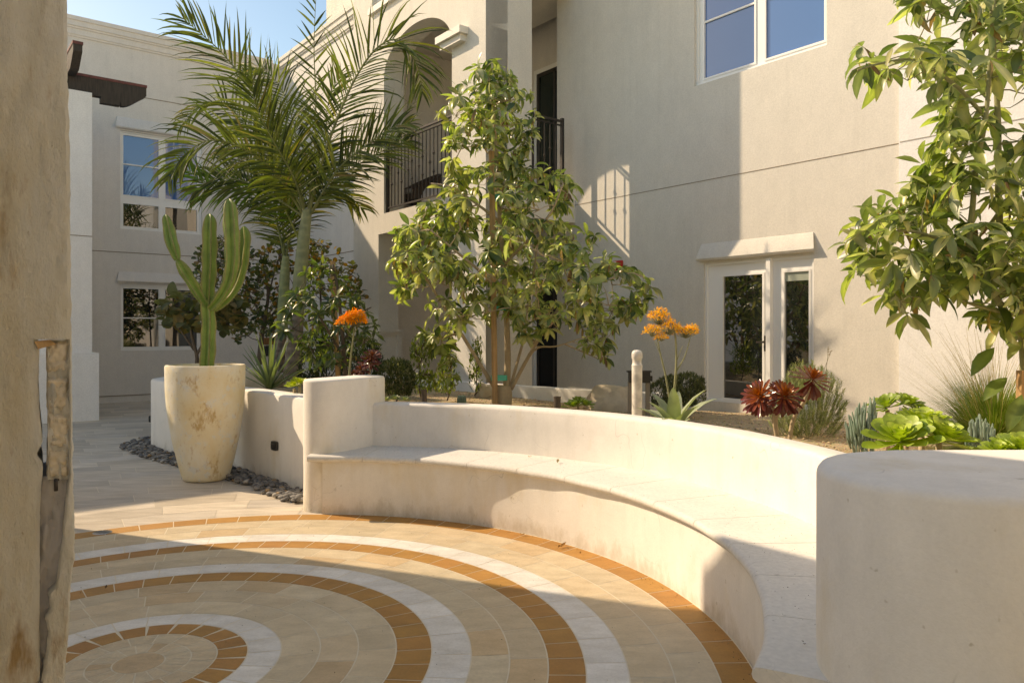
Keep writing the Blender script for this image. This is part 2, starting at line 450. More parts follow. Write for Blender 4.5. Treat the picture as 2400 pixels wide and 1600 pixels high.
def stadium(C0, C1, a, z1, n=18, bev=.022, flat0=None):
    C0, C1 = Vector(C0), Vector(C1); d = (C1-C0).normalized(); w = Vector((-d.y, d.x))
    def ring(off):
        o = []
        for i in range(n+1):
            t = PI/2+PI*i/n; o.append(C0+(d*math.cos(t)+w*math.sin(t))*(a-off))
        for i in range(n+1):
            t = -PI/2+PI*i/n; o.append(C1+(d*math.cos(t)+w*math.sin(t))*(a-off))
        return o
    levels = [(-.05,0), (.3,0), (.6,0), (z1-bev,0), (z1-bev*.6,bev*.12), (z1-bev*.25,bev*.4), (z1,bev)]
    m_ = MB(); vs = []
    for z, off in levels:
        for q in ring(off):
            j = .005*noise.noise(Vector((q.x*5, q.y*5, z*4))); vs.append((q.x+j, q.y+j, z+(j if z > .9 else 0)))
    k = 2*(n+1)
    fs = [(i*k+q, i*k+(q+1)%k, (i+1)*k+(q+1)%k, (i+1)*k+q) for i in range(len(levels)-1) for q in range(k)]
    fs.append(tuple((len(levels)-1)*k+q for q in range(k)))
    m_.add(vs, fs); return m_
stadium((-1.60, 6.36), (-1.305, 6.82), .155, ZP).build('end_pillar', M['bench'], bench, auto=50)
stadium((1.31, 2.2), (2.5, 2.2), .39, ZP+.0, 28, .03).build('end_pillar', M['bench'], bench, auto=50)

# ------------------------------------------------------------------ left planter wall
def wallpath(pts, th, z1, bev=.03, closed=False):
    pts = [Vector(p) for p in pts]
    sm = []
    for i in range(len(pts)-1):         # catmull-rom
        p0 = pts[max(i-1,0)]; p1 = pts[i]; p2 = pts[i+1]; p3 = pts[min(i+2,len(pts)-1)]
        for k in range(8):
            t = k/8; sm.append(.5*((2*p1)+(p2-p0)*t+(2*p0-5*p1+4*p2-p3)*t*t+(-p0+3*p1-3*p2+p3)*t**3))
    sm.append(pts[-1])
    prof = [(0,-.05),(0,.45),(0,z1-bev),(bev*.3,z1-bev*.3),(bev,z1),(th-bev,z1),(th-bev*.3,z1-bev*.3),(th,z1-bev),(th,-.05)]
    m_ = MB(); k = len(prof); vs = []; n = len(sm)
    for i, p in enumerate(sm):
        d = (sm[min(i+1,n-1)]-sm[max(i-1,0)]).normalized(); w = Vector((d.y, -d.x))   # right of travel
        for o, z in prof:
            vs.append((p.x+w.x*o, p.y+w.y*o, z))
    fs = [(i*k+q, i*k+q+1, (i+1)*k+q+1, (i+1)*k+q) for i in range(n-1) for q in range(k-1)]
    fs += [tuple(range(k)), tuple((n-1)*k+q for q in range(k))]
    m_.add(vs, fs); return m_, sm
lw_pts = [(-1.62,6.62),(-1.98,7.03),(-2.45,7.56),(-2.95,8.08),(-3.45,8.54),(-3.95,8.98),(-4.38,9.38),(-4.72,9.86),(-4.70,10.42),(-4.25,10.82),(-3.6,11.15),(-2.4,12.1),(-1.6,12.6)]
mb, lwp = wallpath(lw_pts, .26, .875)
planter = empty('planter_wall', (-2.95, 8.08, 0), 'low curved off-white planter wall running behind the big cactus pot', 'planter wall')
mb.build('wall', M['white'], planter, auto=40)
def steplight(x, y, z, face, parent):
    m_ = MB(); c = Vector((x, y, z)); d = Vector(face).normalized(); s_ = Vector((-d.y, d.x, 0))
    def q(a, b, h): return c+s_*a+d*b+Vector((0,0,h))
    w, hh, t = .06, .045, .014
    pts = []
    for b in (-.02, t):
        for k in range(16):
            an = 2*PI*k/16; ca, sa = math.cos(an), math.sin(an)
            a = w*(abs(ca)**.35)*(1 if ca>0 else -1); h = hh*(abs(sa)**.35)*(1 if sa>0 else -1)
            pts.append(q(a, b, h))
    fs = [(k, (k+1)%16, 16+(k+1)%16, 16+k) for k in range(16)]+[tuple(range(16,32))]
    m_.add(pts, fs)
    for h in (-.012, .006, .022):
        o = []
        for (a, b, hz) in ((-w*.75,t,h),(w*.75,t,h),(w*.75,t+.012,h-.010),(-w*.75,t+.012,h-.010),(-w*.75,t,h-.012),(w*.75,t,h-.012)):
            o.append(q(a,b,hz))
        m_.add(o, [(0,1,2,3),(3,2,5,4)])
    return m_
sl = GP(608, 1110); 
m_ = steplight(-2.335, 7.415, .37, (-.74, -.67, 0), None)
tag(m_.build('wall_light', M['black'], origin=(-2.335,7.415,.37), smooth=False), 'small dark louvred step light on the white wall right of the cactus pot', 'wall light', 'step lights in the planter wall')
m_ = steplight(-4.80, 10.05, .33, (-1, .1, 0), None)
tag(m_.build('wall_light', M['black'], origin=(-4.8,10.05,.33), smooth=False), 'small dark step light at the rounded far left end of the planter wall', 'wall light', 'step lights in the planter wall')

# ------------------------------------------------------------------ garden bed height and gravel
def interp(tb, x):
    tb = sorted(tb)
    if x <= tb[0][0]: return tb[0][1]
    for (a, va), (b, vb) in zip(tb, tb[1:]):
        if x <= b: return va+(vb-va)*(x-a)/(b-a)
    return tb[-1][1]
RMIN = [(-40,3.27),(91,3.27),(96,3.66),(106.8,4.93),(112.5,6.0),(114.5,6.4)]
RMAX = [(-36,9.3),(-17,8.4),(5.7,8.15),(18,7.25),(32.6,6.9),(45,6.95),(54.5,7.15),(58,6.4),(60.8,6.26),(66.9,6.34),(74.8,6.78),(83.3,7.38),(88,7.9),(92.5,8.45),(96,8.5),(108.2,7.6),(114.5,7.1)]
def zg(x, y):
    d = math.hypot(x-CB.x, y-CB.y)
    s_ = min(1, max(0, (x+.5)/3.0)); z = max(.50, .655-.03*(d-3.4)*s_-.03*s_)
    t = min(1, max(0, (-x-1.0)/1.4)); t = t*t*(3-2*t)
    return z+(.80-z)*t + .02*noise.noise(Vector((x*1.1, y*1.1, 0)))
mb = MB(); na, nr = 120, 44; vs = []
for i in range(na+1):
    th = -36+(114.5+36)*i/na
    r0, r1 = interp(RMIN, th), interp(RMAX, th)
    for j in range(nr+1):
        rr = r0+(r1-r0)*j/nr; x, y = CB.x+math.cos(R(th))*rr, CB.y+math.sin(R(th))*rr
        vs.append((x, y, zg(x, y)+.006*noise.noise(Vector((x*9, y*9, 3)))))
mb.add(vs, [(i*(nr+1)+j, (i+1)*(nr+1)+j, (i+1)*(nr+1)+j+1, i*(nr+1)+j+1) for i in range(na) for j in range(nr)])
tag(mb.build('gravel_bed', M['gravelm']), kind='structure')
def onbed(x, y):
    """photo column x, depth y -> point on the bed"""
    X = (x-CX)*y/F
    return Vector((X, y, zg(X, y)))

# curb behind the bed
cpts = [(-1.95,11.95),(-1.3,11.33),(-.71,10.8),(.1,10.0),(.91,9.3),(1.47,8.93),(1.95,8.75)]
mb, _ = wallpath([(x, y) for x, y in cpts], .14, .785, .02)
tag(mb.build('low_curb', M['white'], origin=(.1,10.0,0), auto=40), 'low pale curb edging the back of the gravel bed behind the tree', 'curb')

# ------------------------------------------------------------------ facades
mM = .79; nrm = math.sqrt(1+mM*mM); NV = Vector((1/nrm, mM/nrm, 0)); TV = Vector((mM/nrm, -1/nrm, 0))
class Fac:
    def __init__(s, kind, c): s.k, s.c = kind, c
    def pt(s, u, w, z):
        if s.k == 'F': return NV*(s.c-w)+TV*u+Vector((0,0,z))
        return NV*u+TV*(s.c+w)+Vector((0,0,z))
    def px(s, x, y):
        r = (x-CX)/F; d = Vector((r, 1, 0))
        Y = s.c/(d.dot(NV)) if s.k == 'F' else s.c/(d.dot(TV))
        p = d*Y; u = p.dot(TV) if s.k == 'F' else p.dot(NV)
        return u, CH+(YH-y)*Y/F
    def box(s, m_, u0, u1, w0, w1, z0, z1, c=None, mi=0, taper=None):
        vs = []
        for z, ww in ((z0, w1), (z1, w1 if taper is None else taper)):
            vs += [s.pt(u0,w0,z), s.pt(u1,w0,z), s.pt(u1,ww,z), s.pt(u0,ww,z)]
        m_.add(vs, [(0,3,2,1),(4,5,6,7),(0,1,5,4),(1,2,6,5),(2,3,7,6),(3,0,4,7)], c, mi)
    def wall(s, u0, u1, z0, z1, holes, th=.3):
        us = sorted(set([u0,u1]+[h for q in holes for h in (q[0],q[1]) if u0 < h < u1]))
        zs = sorted(set([z0,z1]+[h for q in holes for h in (q[2],q[3]) if z0 < h < z1]))
        m_ = MB()
        def solid(i, j):
            if i < 0 or j < 0 or i >= len(us)-1 or j >= len(zs)-1: return False
            u, z = (us[i]+us[i+1])/2, (zs[j]+zs[j+1])/2
            return not any(q[0] < u < q[1] and q[2] < z < q[3] for q in holes)
        for i in range(len(us)-1):
            for j in range(len(zs)-1):
                if not solid(i, j): continue
                a, b, c, d = us[i], us[i+1], zs[j], zs[j+1]
                quad = lambda p: m_.add([s.pt(*q) for q in p], [(0,1,2,3)])
                quad([(a,0,c),(b,0,c),(b,0,d),(a,0,d)]); quad([(a,-th,c),(b,-th,c),(b,-th,d),(a,-th,d)])
                if not solid(i-1,j): quad([(a,0,c),(a,-th,c),(a,-th,d),(a,0,d)])
                if not solid(i+1,j): quad([(b,0,c),(b,-th,c),(b,-th,d),(b,0,d)])
                if not solid(i,j-1): quad([(a,0,c),(b,0,c),(b,-th,c),(a,-th,c)])
                if not solid(i,j+1): quad([(a,0,d),(b,0,d),(b,-th,d),(a,-th,d)])
        return m_
    def window(s, parent, u0, u1, z0, z1, panes, fw=.05, rec=.06, dep=.05, gl='glass', extra=None):
        """panes: list of (u0,u1,z0,z1) glass rectangles"""
        hs = panes; m_ = MB()
        us = sorted(set([u0,u1]+[h for q in hs for h in q[:2]])); zs = sorted(set([z0,z1]+[h for q in hs for h in q[2:4]]))
        for i in range(len(us)-1):
            for j in range(len(zs)-1):
                u, z = (us[i]+us[i+1])/2, (zs[j]+zs[j+1])/2
                if any(q[0] < u < q[1] and q[2] < z < q[3] for q in hs): continue
                s.box(m_, us[i], us[i+1], -rec-.02, -rec, zs[j], zs[j+1])
        for q in hs:                     # raised sash bead round each pane
            b = .022
            for (a, bb, c, d) in ((q[0]-b,q[0],q[2]-b,q[3]+b),(q[1],q[1]+b,q[2]-b,q[3]+b),(q[0],q[1],q[2]-b,q[2]),(q[0],q[1],q[3],q[3]+b)):
                s.box(m_, a, bb, -rec-.001, -rec+.012, c, d)
        b = .03                           # outer frame bead
        for (a, bb, c, d) in ((u0,u0+b,z0,z1),(u1-b,u1,z0,z1),(u0+b,u1-b,z0,z0+b),(u0+b,u1-b,z1-b,z1)):
            s.box(m_, a, bb, -rec-.001, -rec+dep*.5, c, d)
        fr = m_.build('window_frame', M['frame'], parent, smooth=False)
        for q in hs:
            g_ = MB(); s.box(g_, q[0]-.005, q[1]+.005, -rec-.018, -rec-.013, q[2]-.005, q[3]+.005)
            o = g_.build('pane', M[q[4]] if len(q) > 4 else M[gl], fr, origin=Vector(parent['_o']), smooth=False)
        return fr
F1 = Fac('F', 7.768); FA = Fac('F', 6.10); FR = Fac('F', 8.5); F3 = Fac('F', 6.73); F4 = Fac('F', 6.86); FW = Fac('F', 7.72)
LB = Fac('L', -17.44); BB = Fac('L', -8.3); LS = Fac('L', -8.71); WG = Fac('L', -14.3)

bld = empty('apartment_building', FA.pt(-10, 0, 0), 'beige stucco apartment building with arched balcony and white framed windows', 'building')
# upper and lower window holes on F1
uw0, zw = F1.px(1627, 203); uw1, _ = F1.px(1938, 100)
du0, dz1 = F1.px(1650, 618); du1, _ = F1.px(1907, 600); _, dz0 = F1.px(1650, 938)
uc, _ = F1.px(2112, 500)
z1u = 6.35
holes = [(uw0, uw1, zw, z1u), (du0, du1, dz0, dz1)]
F1.wall(-8.71, uc, -.05, 8.0, holes, .3).build('wall', M['beige'], bld, smooth=False)
# whiter wing wall to the right, standing slightly proud
FW.wall(uc, uc+7.5, -.05, 7.2, [], .35).build('wing_wall', M['pale'], bld, smooth=False)
def hor(fac, x, y): return fac.px(x, y)
# upper window
a0, _ = F1.px(1644, 100); a1, _ = F1.px(1761, 100); b0, _ = F1.px(1788, 100); b1, _ = F1.px(1925, 100)
_, zmu = F1.px(1644, 50)
zb = zw+.085
win = F1.window(bld, uw0, uw1, zw, z1u, [(a0,a1,zb,z1u-.1,'glassb'),(b0,b1,zb,z1u-.1,'glassb')], rec=.07)
m_ = MB(); F1.box(m_, a0, a1, -.08, -.062, zmu-.012, zmu+.012); F1.box(m_, b0, b1, -.08, -.062, zmu-.012, zmu+.012)
m_.build('muntin', M['frame'], win, origin=Vector(bld['_o']), smooth=False)
# garden door window
a0, _ = F1.px(1690, 700); a1, _ = F1.px(1782, 700); b0, _ = F1.px(1834, 700); b1, _ = F1.px(1891, 700)
_, t1 = F1.px(1690, 648); _, t0 = F1.px(1690, 932)
win = F1.window(bld, du0, du1, dz0, dz1, [(a0,a1,t0,t1),(b0,b1,t0,t1)], rec=.05)
m_ = MB(); uu, _ = F1.px(1801, 700); F1.box(m_, uu-.028, uu+.028, -.05, .012, dz0, dz1)
_, zz = F1.px(1650, 640)
m_.build('mullion', M['frame'], win, origin=Vector(bld['_o']), smooth=False)
m_ = MB(); F1.box(m_, a1+.03, a1+.06, -.05, -.03, (t0+t1)/2-.16, (t0+t1)/2+.02); F1.box(m_, a1+.035, a1+.055, -.03, .01, (t0+t1)/2-.06, (t0+t1)/2-.04); F1.box(m_, a1-.05, a1+.055, .0, .014, (t0+t1)/2-.065, (t0+t1)/2-.045); m_.build('handle', M['iron'], win, origin=Vector(bld['_o']), smooth=False)
m_ = MB(); F1.box(m_, b0+.002, b1-.002, -.061, -.0575, t1-.10, t1-.002); m_.build('blind', M['blind'], win, origin=Vector(bld['_o']), smooth=False)
def hood(fac, x0, x1, ybl, ytop, parent, mat, prot=.075):
    u0, zb_ = fac.px(x0, ybl); u1, _ = fac.px(x1, ybl); _, zt_ = fac.px(x0, ytop)
    m_ = MB(); n = 14; vs = []
    prof = [(-.02, zb_-.0), (prot-.04, zb_-.0), (prot-.02, zb_+.006), (prot-.005, zb_+.03), (.012, zt_-.01), (-.02, zt_+.03)]
    k = len(prof)
    for i in range(n+1):
        t = i/n; u = u0+(u1-u0)*t
        e = 0 if 0 < i < n else .0
        for w, z in prof: vs.append(fac.pt(u+(0.04 if w < .05 and i == 0 else (-.04 if w < .05 and i == n else 0)), w, z+.004*noise.noise(Vector((u*4, z*5, 0)))))
    m_.add(vs, [(i*k+q, i*k+(q+1)%k, (i+1)*k+(q+1)%k, (i+1)*k+q) for i in range(n) for q in range(k)]+[tuple(range(k)), tuple(n*k+q for q in range(k))])
    return m_.build('window_hood', mat, parent, smooth=True, auto=35)
hood(F1, 1638, 1915, 614, 574, bld, M['beige'])
# control joint
_, zj = F1.px(1337, 483)
m_ = MB(); F1.box(m_, -8.3, uc-.002, -.002, .004, zj-.005, zj+.003); m_.build('control_joint', plain('joint_line', (.28,.22,.16), .8), bld, smooth=False)
m_ = MB(); FW.box(m_, uc+.01, uc+7.5, -.002, .004, zj-.006, zj+.003); m_.build('control_joint', plain('joint_line_pale', (.42,.38,.33), .8), bld, smooth=False)

# balcony block, face A with arch
UL, UR = -12.27, -8.3; JL, JR = -11.16, -9.13; SPZ, RISE = 5.69, .60; ZF = 3.45; TOPA = 9.6
GL_, _ = FA.px(887, 700)
m_ = FA.wall(UL, UR, -.05, SPZ, [(GL_, JR, -.05, ZF-.33), (JL, JR, ZF, SPZ)], .38)
# arch band
n = 28; uc_ = (JL+JR)/2; hw = (JR-JL)/2
top = SPZ+RISE+.02
def az(u): return SPZ+RISE*math.sqrt(max(0, 1-((u-uc_)/hw)**2))
for i in range(n):
    t0_, t1_ = PI*(1-i/n), PI*(1-(i+1)/n); ua, ub = uc_+hw*math.cos(t0_), uc_+hw*math.cos(t1_)
    for w in (0, -.38):
        m_.add([FA.pt(ua,w,az(ua)), FA.pt(ub,w,az(ub)), FA.pt(ub,w,top), FA.pt(ua,w,top)], [(0,1,2,3)])
    m_.add([FA.pt(ua,0,az(ua)), FA.pt(ub,0,az(ub)), FA.pt(ub,-.38,az(ub)), FA.pt(ua,-.38,az(ua))], [(0,1,2,3)])
for (ua, ub) in ((UL, JL), (JR, UR)):
    for w in (0, -.38): m_.add([FA.pt(ua,w,SPZ), FA.pt(ub,w,SPZ), FA.pt(ub,w,top), FA.pt(ua,w,top)], [(0,1,2,3)])
    m_.add([FA.pt(UL if ua==UL else UR,0,SPZ), FA.pt(UL if ua==UL else UR,-.38,SPZ), FA.pt(UL if ua==UL else UR,-.38,top), FA.pt(UL if ua==UL else UR,0,top)], [(0,1,2,3)])
su0, sz = FA.px(869, 40); wz0 = sz+.10
m2 = FA.wall(UL, UR, top, TOPA, [(su0+.05, JR-.35, wz0, 8.9)], .38)
for v, f in ((m2.v, m2.f),):
    o = len(m_.v); m_.v += m2.v; m_.c += m2.c; m_.f += [tuple(i+o for i in q) for q in m2.f]; m_.m += m2.m
m_.build('balcony_wall', M['beige'], bld, smooth=False)
m_ = MB(); FA.box(m_, su0, JR-.3, -.02, .06, sz, wz0); m_.build('sill', M['trim'], bld, smooth=False)
FA.window(bld, su0+.05, JR-.35, wz0, 8.9, [(su0+.12, JR-1.2, wz0+.07, 8.8), (JR-1.15, JR-.42, wz0+.07, 8.8)], rec=.12)
# capital block at the spring of the arch, and a mate at the left
for (k0, k1) in ((JR-.17, JR+.36),):
    m_ = MB()
    zc = SPZ-.10
    for (w, z0_, z1_, ex) in ((.10, zc, zc+.09, 0), (.15, zc+.09, zc+.19, .05)):
        FA.box(m_, k0-ex, k1+ex, -.30, w, z0_, z1_)
    m_.build('capital', M['trim'], bld, smooth=False)
# side face B: column, slab band, head band
m_ = BB.wall(6.10+.001, 7.768, -.05, TOPA, [(6.92, 7.768, -.05, ZF-.33), (6.92, 7.768, ZF, 6.6)], .38)
m_.build('side_wall', M['beige'], bld, smooth=False)
# block rest: left side, back wall, F1 return, slabs, roof
m_ = MB()
FA.box(m_, UL, UL+.3, -2.6, -.379, -.05, TOPA)
FR.box(m_, UL+.3, -8.71, -.3, 0, -.05, TOPA)
m_.build('back_wall', M['grey'], bld, smooth=False)
m_ = MB(); LS.box(m_, 8.068, 8.49, -.25, 0, -.05, TOPA)
m_.build('return_wall', M['beige'], bld, smooth=False)
m_ = MB()
def slab(a0_, a1_, b0_, b1_, z0_, z1_, m_=m_):
    vs = [NV*a+TV*b+Vector((0,0,z)) for z in (z0_, z1_) for a, b in ((a0_,b0_),(a1_,b0_),(a1_,b1_),(a0_,b1_))]
    m_.add(vs, [(0,3,2,1),(4,5,6,7),(0,1,5,4),(1,2,6,5),(2,3,7,6),(3,0,4,7)])
slab(6.481, 8.199, -11.96, -8.681, ZF-.33, ZF-.002); m_.build('balcony_slab', M['beige'], bld, smooth=False)
m_ = MB(); slab(6.481, 8.199, -11.96, -8.681, 6.62, 6.9, m_); m_.build('balcony_ceiling', M['beige'], bld, smooth=False)
m_ = MB(); slab(6.12, 12, -12.25, -8.31, TOPA-.2, TOPA-.002, m_); slab(7.8, 14, -8.25, uc, 7.8, 7.98, m_); m_.build('roof', M['grey'], bld, smooth=False)
# doors in the back wall
def door(x0, x1, z0, z1, gl='glassd'):
    u0, _ = FR.px(x0, 500); u1, _ = FR.px(x1, 500)
    d_ = MB(); fw = .07
    for (a, b, c, d) in ((u0-fw,u0,z0,z1+fw),(u1,u1+fw,z0,z1+fw),(u0,u1,z1,z1+fw)): FR.box(d_, a, b, .005, .05, c, d)
    fo = d_.build('door_frame', M['frame'], bld, smooth=False)
    g_ = MB(); FR.box(g_, u0, u1, .004, .02, z0, z1); g_.build('pane', M[gl], fo, origin=Vector(bld['_o']), smooth=False)
    s_ = MB(); FR.box(s_, u0, u0+.06, .018, .035, z0, z1); FR.box(s_, u1-.06, u1, .018, .035, z0, z1); FR.box(s_, (u0+u1)/2-.03, (u0+u1)/2+.03, .018, .035, z0, z1); FR.box(s_, u0+.06, u1-.06, .018, .035, z1-.06, z1)
    s_.build('sash', M['iron'], fo, origin=Vector(bld['_o']), smooth=False)
door(1262, 1345, ZF, 5.95); door(1262, 1345, .0, 2.35, 'dark'); door(960, 1062, ZF, 5.9); door(985, 1062, 0, 2.3, 'dark')
u0, _ = FR.px(938, 500); u1, _ = FR.px(953, 500)
# pedestal moulding of the left column
m_ = MB()
_, zp = FA.px(900, 785)
for (e, z0_, z1_) in ((.05, zp, zp+.05), (.09, zp+.05, zp+.10)): slab(6.10-e*0-.03, 6.48+e, GL_-.05, GL_+e, z0_, z1_, m_)
slab(6.44, 6.53, GL_-.04, GL_+.04, 0, zp, m_)
m_.build('pedestal_moulding', M['beige'], bld, smooth=False)
# low building part between the two wings, cornice, upper storey
m_ = F3.wall(-17.44, UL-.001, -.05, 7.80, [], .3); m_.build('link_wall', M['grey'], bld, smooth=False)
_, zj2 = F3.px(805, 592); m_ = MB(); F3.box(m_, -17.4, UL-.01, -.002, .005, zj2-.012, zj2+.004); m_.build('control_joint', bpy.data.materials['joint_line'], bld, smooth=False)
ue, _ = F4.px(765, 100)
m_ = F4.wall(ue, UL-.001, 7.6, TOPA, [], .3); m_.build('upper_wall', M['beige'], bld, smooth=False)
m_ = MB(); slab(6.87, 12, ue, ue+.3, 7.6, TOPA, m_); m_.build('upper_side_wall', M['beige'], bld, smooth=False)
def cornice(fac, u0, u1, z, parent, mat, ext=0):
    m_ = MB()
    for (w, z0_, z1_) in ((.025, z-.36, z-.32), (.045, z-.32, z-.20), (.07, z-.20, z-.16), (.095, z-.16, z-.05), (.12, z-.05, z+.03)):
        fac.box(m_, u0-ext*w, u1, -.05, w, z0_, z1_)
    return m_.build('cornice', mat, parent, smooth=False)
cornice(F3, -17.2, UL-.002, 7.80, bld, M['beige'])

# railings
def railing(fac, u0, u1, z0, z1, w, parent, name='railing', post_ends=(True, True), phase=0):
    m_ = MB(); r_ = .009
    for z, h in ((z1-.03, .03), (z1-.085, .014), (z0, .02)):
        fac.box(m_, u0, u1, w-.018, w+.018, z, z+h)
    if post_ends[0]: fac.box(m_, u0-.045, u0, w-.0225, w+.0225, z0-.1, z1+.03)
    if post_ends[1]: fac.box(m_, u1, u1+.045, w-.0225, w+.0225, z0-.1, z1+.03)
    n_ = max(3, int(round((u1-u0)/.105)))
    for i in range(1, n_):
        u = u0+(u1-u0)*i/n_; zz_ = [z0+.02, z1-.07]
        L_ = zz_[1]-zz_[0]
        pts = [fac.pt(u, w, zz_[0]), fac.pt(u, w, zz_[1])]
        prof = [(r_,0)]
        hs_ = [.5] if (i+phase) % 3 == 0 else ([.35, .62] if (i+phase) % 3 == 1 else [])
        for h in hs_: prof += [(r_, L_*h-.035), (.014, L_*h-.025), (r_, L_*h-.02), (.022, L_*h), (r_, L_*h+.02), (.014, L_*h+.025), (r_, L_*h+.035)]
        prof += [(r_, L_)]
        m_.lathe(prof, pts[0], 8)
    return m_.build(name, M['iron'], parent, smooth=False)
_, zr = FA.px(912, 324)
railing(FA, JL+.045, JR-.045, ZF+.08, zr, -.06, bld)
railing(BB, 6.96, 7.50, ZF+.08, 4.62, -.02, bld, phase=1)
railing(F4, UL-.75, UL-.05, 7.95, 8.95, .12, bld, phase=2)

# fire alarm on F1
ua, za = F1.px(1451, 628)
al = empty('fire_alarm', F1.pt(ua, 0, za), 'small red fire alarm box mounted high on the beige wall beside the tree', 'fire alarm')
m_ = MB(); F1.box(m_, ua-.075, ua+.075, 0, .05, za-.10, za+.10, taper=.045); m_.build('housing', M['alarm'], al, smooth=False)
m_ = MB(); F1.box(m_, ua-.07, ua-.01, .048, .075, za+.02, za+.085); m_.build('strobe_lens', M['frame'], al, smooth=False)
m_ = MB()
for k in range(5): F1.box(m_, ua+.005, ua+.06, .045, .056, za-.08+k*.022, za-.07+k*.022)
m_.build('grille', M['black'], al, smooth=False)

# ------------------------------------------------------------------ left building
lb = empty('left_building', LB.pt(4, 0, 0), 'two-storey grey-beige building in shade behind the cactus with moulded cornice', 'building')
lu0, lzt = LB.px(283, 666); lu1, _ = LB.px(470, 666); _, lzb = LB.px(283, 822)
uu0, uzt = LB.px(282, 305); uu1, _ = LB.px(473, 305); _, uzb = LB.px(282, 536)
LB.wall(2.2, 6.73+.3, -.05, 7.80, [(lu0,lu1,lzb,lzt),(uu0,uu1,uzb,uzt)], .3).build('wall', M['grey'], lb, smooth=False)
p0, _ = LB.px(290, 700); p1, _ = LB.px(373, 700); p2, _ = LB.px(389, 700); p3, _ = LB.px(463, 700)
w_ = LB.window(lb, lu0, lu1, lzb, lzt, [(p0,p1,lzb+.08,lzt-.08),(p2,p3,lzb+.08,lzt-.08)], rec=.06)
_, zz = LB.px(330, 745)
m_ = MB(); LB.box(m_, p0, p1, -.07, -.052, zz-.012, zz+.012); m_.build('muntin', M['frame'], w_, origin=Vector(lb['_o']), smooth=False)
_, tz0 = LB.px(330, 475); _, tz1 = LB.px(330, 464); _, zm = LB.px(330, 388)
w_ = LB.window(lb, uu0, uu1, uzb, uzt, [(p0,p1,tz1+.04,uzt-.08,'glassb'),(p2,p3,tz1+.04,uzt-.08,'glassb'),(p0,p1,uzb+.07,tz0-.04),(p2,p3,uzb+.07,tz0-.04)], rec=.06)
m_ = MB(); LB.box(m_, p0, p1, -.07, -.052, zm-.012, zm+.012); LB.box(m_, p2, p3, -.07, -.052, zm-.012, zm+.012); m_.build('muntin', M['frame'], w_, origin=Vector(lb['_o']), smooth=False)
hood(LB, 273, 480, 661, 636, lb, M['grey'], .08); hood(LB, 269, 484, 299, 272, lb, M['grey'], .08)
cornice(LB, 0.0, 6.73-.18, 7.80, lb, M['grey'])
_, zj3 = LB.px(240, 588); _, zj4 = LB.px(400, 240); m_ = MB()
for (z, t_) in ((zj3, .005), (zj4, .005), (.15, .012)):
    m_ = MB(); LB.box(m_, 2.3, 6.7, -.002, t_, z-.012, z+.004); m_.build('control_joint', bpy.data.materials['joint_line'], lb, smooth=False)
m_ = MB(); vs_ = [NV*a+TV*b+Vector((0,0,z)) for z in (7.5,7.6) for a, b in ((0,-17.5),(7,-17.5),(7,-24),(0,-24))]
m_.add(vs_, [(0,3,2,1),(4,5,6,7),(0,1,5,4),(1,2,6,5),(2,3,7,6),(3,0,4,7)]); m_.build('roof', M['grey'], lb, smooth=False)
# corner pier and projecting entrance wing (reaches out of frame to the left)
m_ = MB(); WG.box(m_, -9, 2.31, -3.139, 0, -.05, 5.49); m_.build('wing_wall', M['pale'], lb, smooth=False)
m_ = MB(); WG.box(m_, -9, 2.40, -3.138, .09, -.06, 1.13); m_.build('plinth', M['pale'], lb, smooth=False)
m_ = MB(); WG.box(m_, -9, 1.35, -3.1, .05, 5.49, 6.13); m_.build('parapet', M['grey'], lb, smooth=False)
_, zjw = WG.px(190, 552); m_ = MB(); WG.box(m_, 1.2, 2.312, -.002, .005, zjw-.01, zjw+.003); m_.build('control_joint', bpy.data.materials['joint_line'], lb, smooth=False)
# pergola beams
def beam(fac, u0, u1, w, z0, z1, th, name, parent):
    m_ = MB(); L = u1-u0
    prof = [(u0,z0),(u1-.72,z0),(u1-.72,z0-.10),(u1-.42,z0-.10),(u1-.42,z0-.02)]
    h = z1-z0
    for k in range(8):
        t = k/7; prof.append((u1-.40+.38*t, z0-.10*(math.cos(t*PI)*.5+.5)+h*.42*(t**2)))
    prof += [(u1-.0, z0+h*.5), (u1, z1)]; prof.append((u0, z1)); k = len(prof)
    vs = [fac.pt(u, w+s_*th/2, z) for s_ in (-1, 1) for u, z in prof]
    m_.add(vs, [tuple(range(k)), tuple(range(2*k-1, k-1, -1))]+[(i, (i+1)%k, k+(i+1)%k, k+i) for i in range(k)])
    o = m_.build(name, M['beam'], parent, smooth=False)
    c_ = MB(); fac.box(c_, u0, u1+.01, w-th/2-.01, w+th/2+.01, z1, z1+.045); c_.build('cap', M['redcap'], o, origin=Vector(parent['_o']), smooth=False)
    return o
perg = empty('pergola', WG.pt(2.2, 0, 5.5), 'dark timber pergola beam with carved end and red-brown cap at upper left', 'pergola')
ub, zb_ = Fac('L', -14.6).px(341, 205)
beam(Fac('L', -14.6), -3, ub, 0, zb_-.32, zb_-.03, .14, 'beam', perg)
rf = Fac('F', 2.02)
rf.pt  # cross rafter pointing toward the courtyard
beam(Fac('F', 2.02), -16.2, -13.75, 0, zb_+.02, zb_+.24, .13, 'rafter', perg)

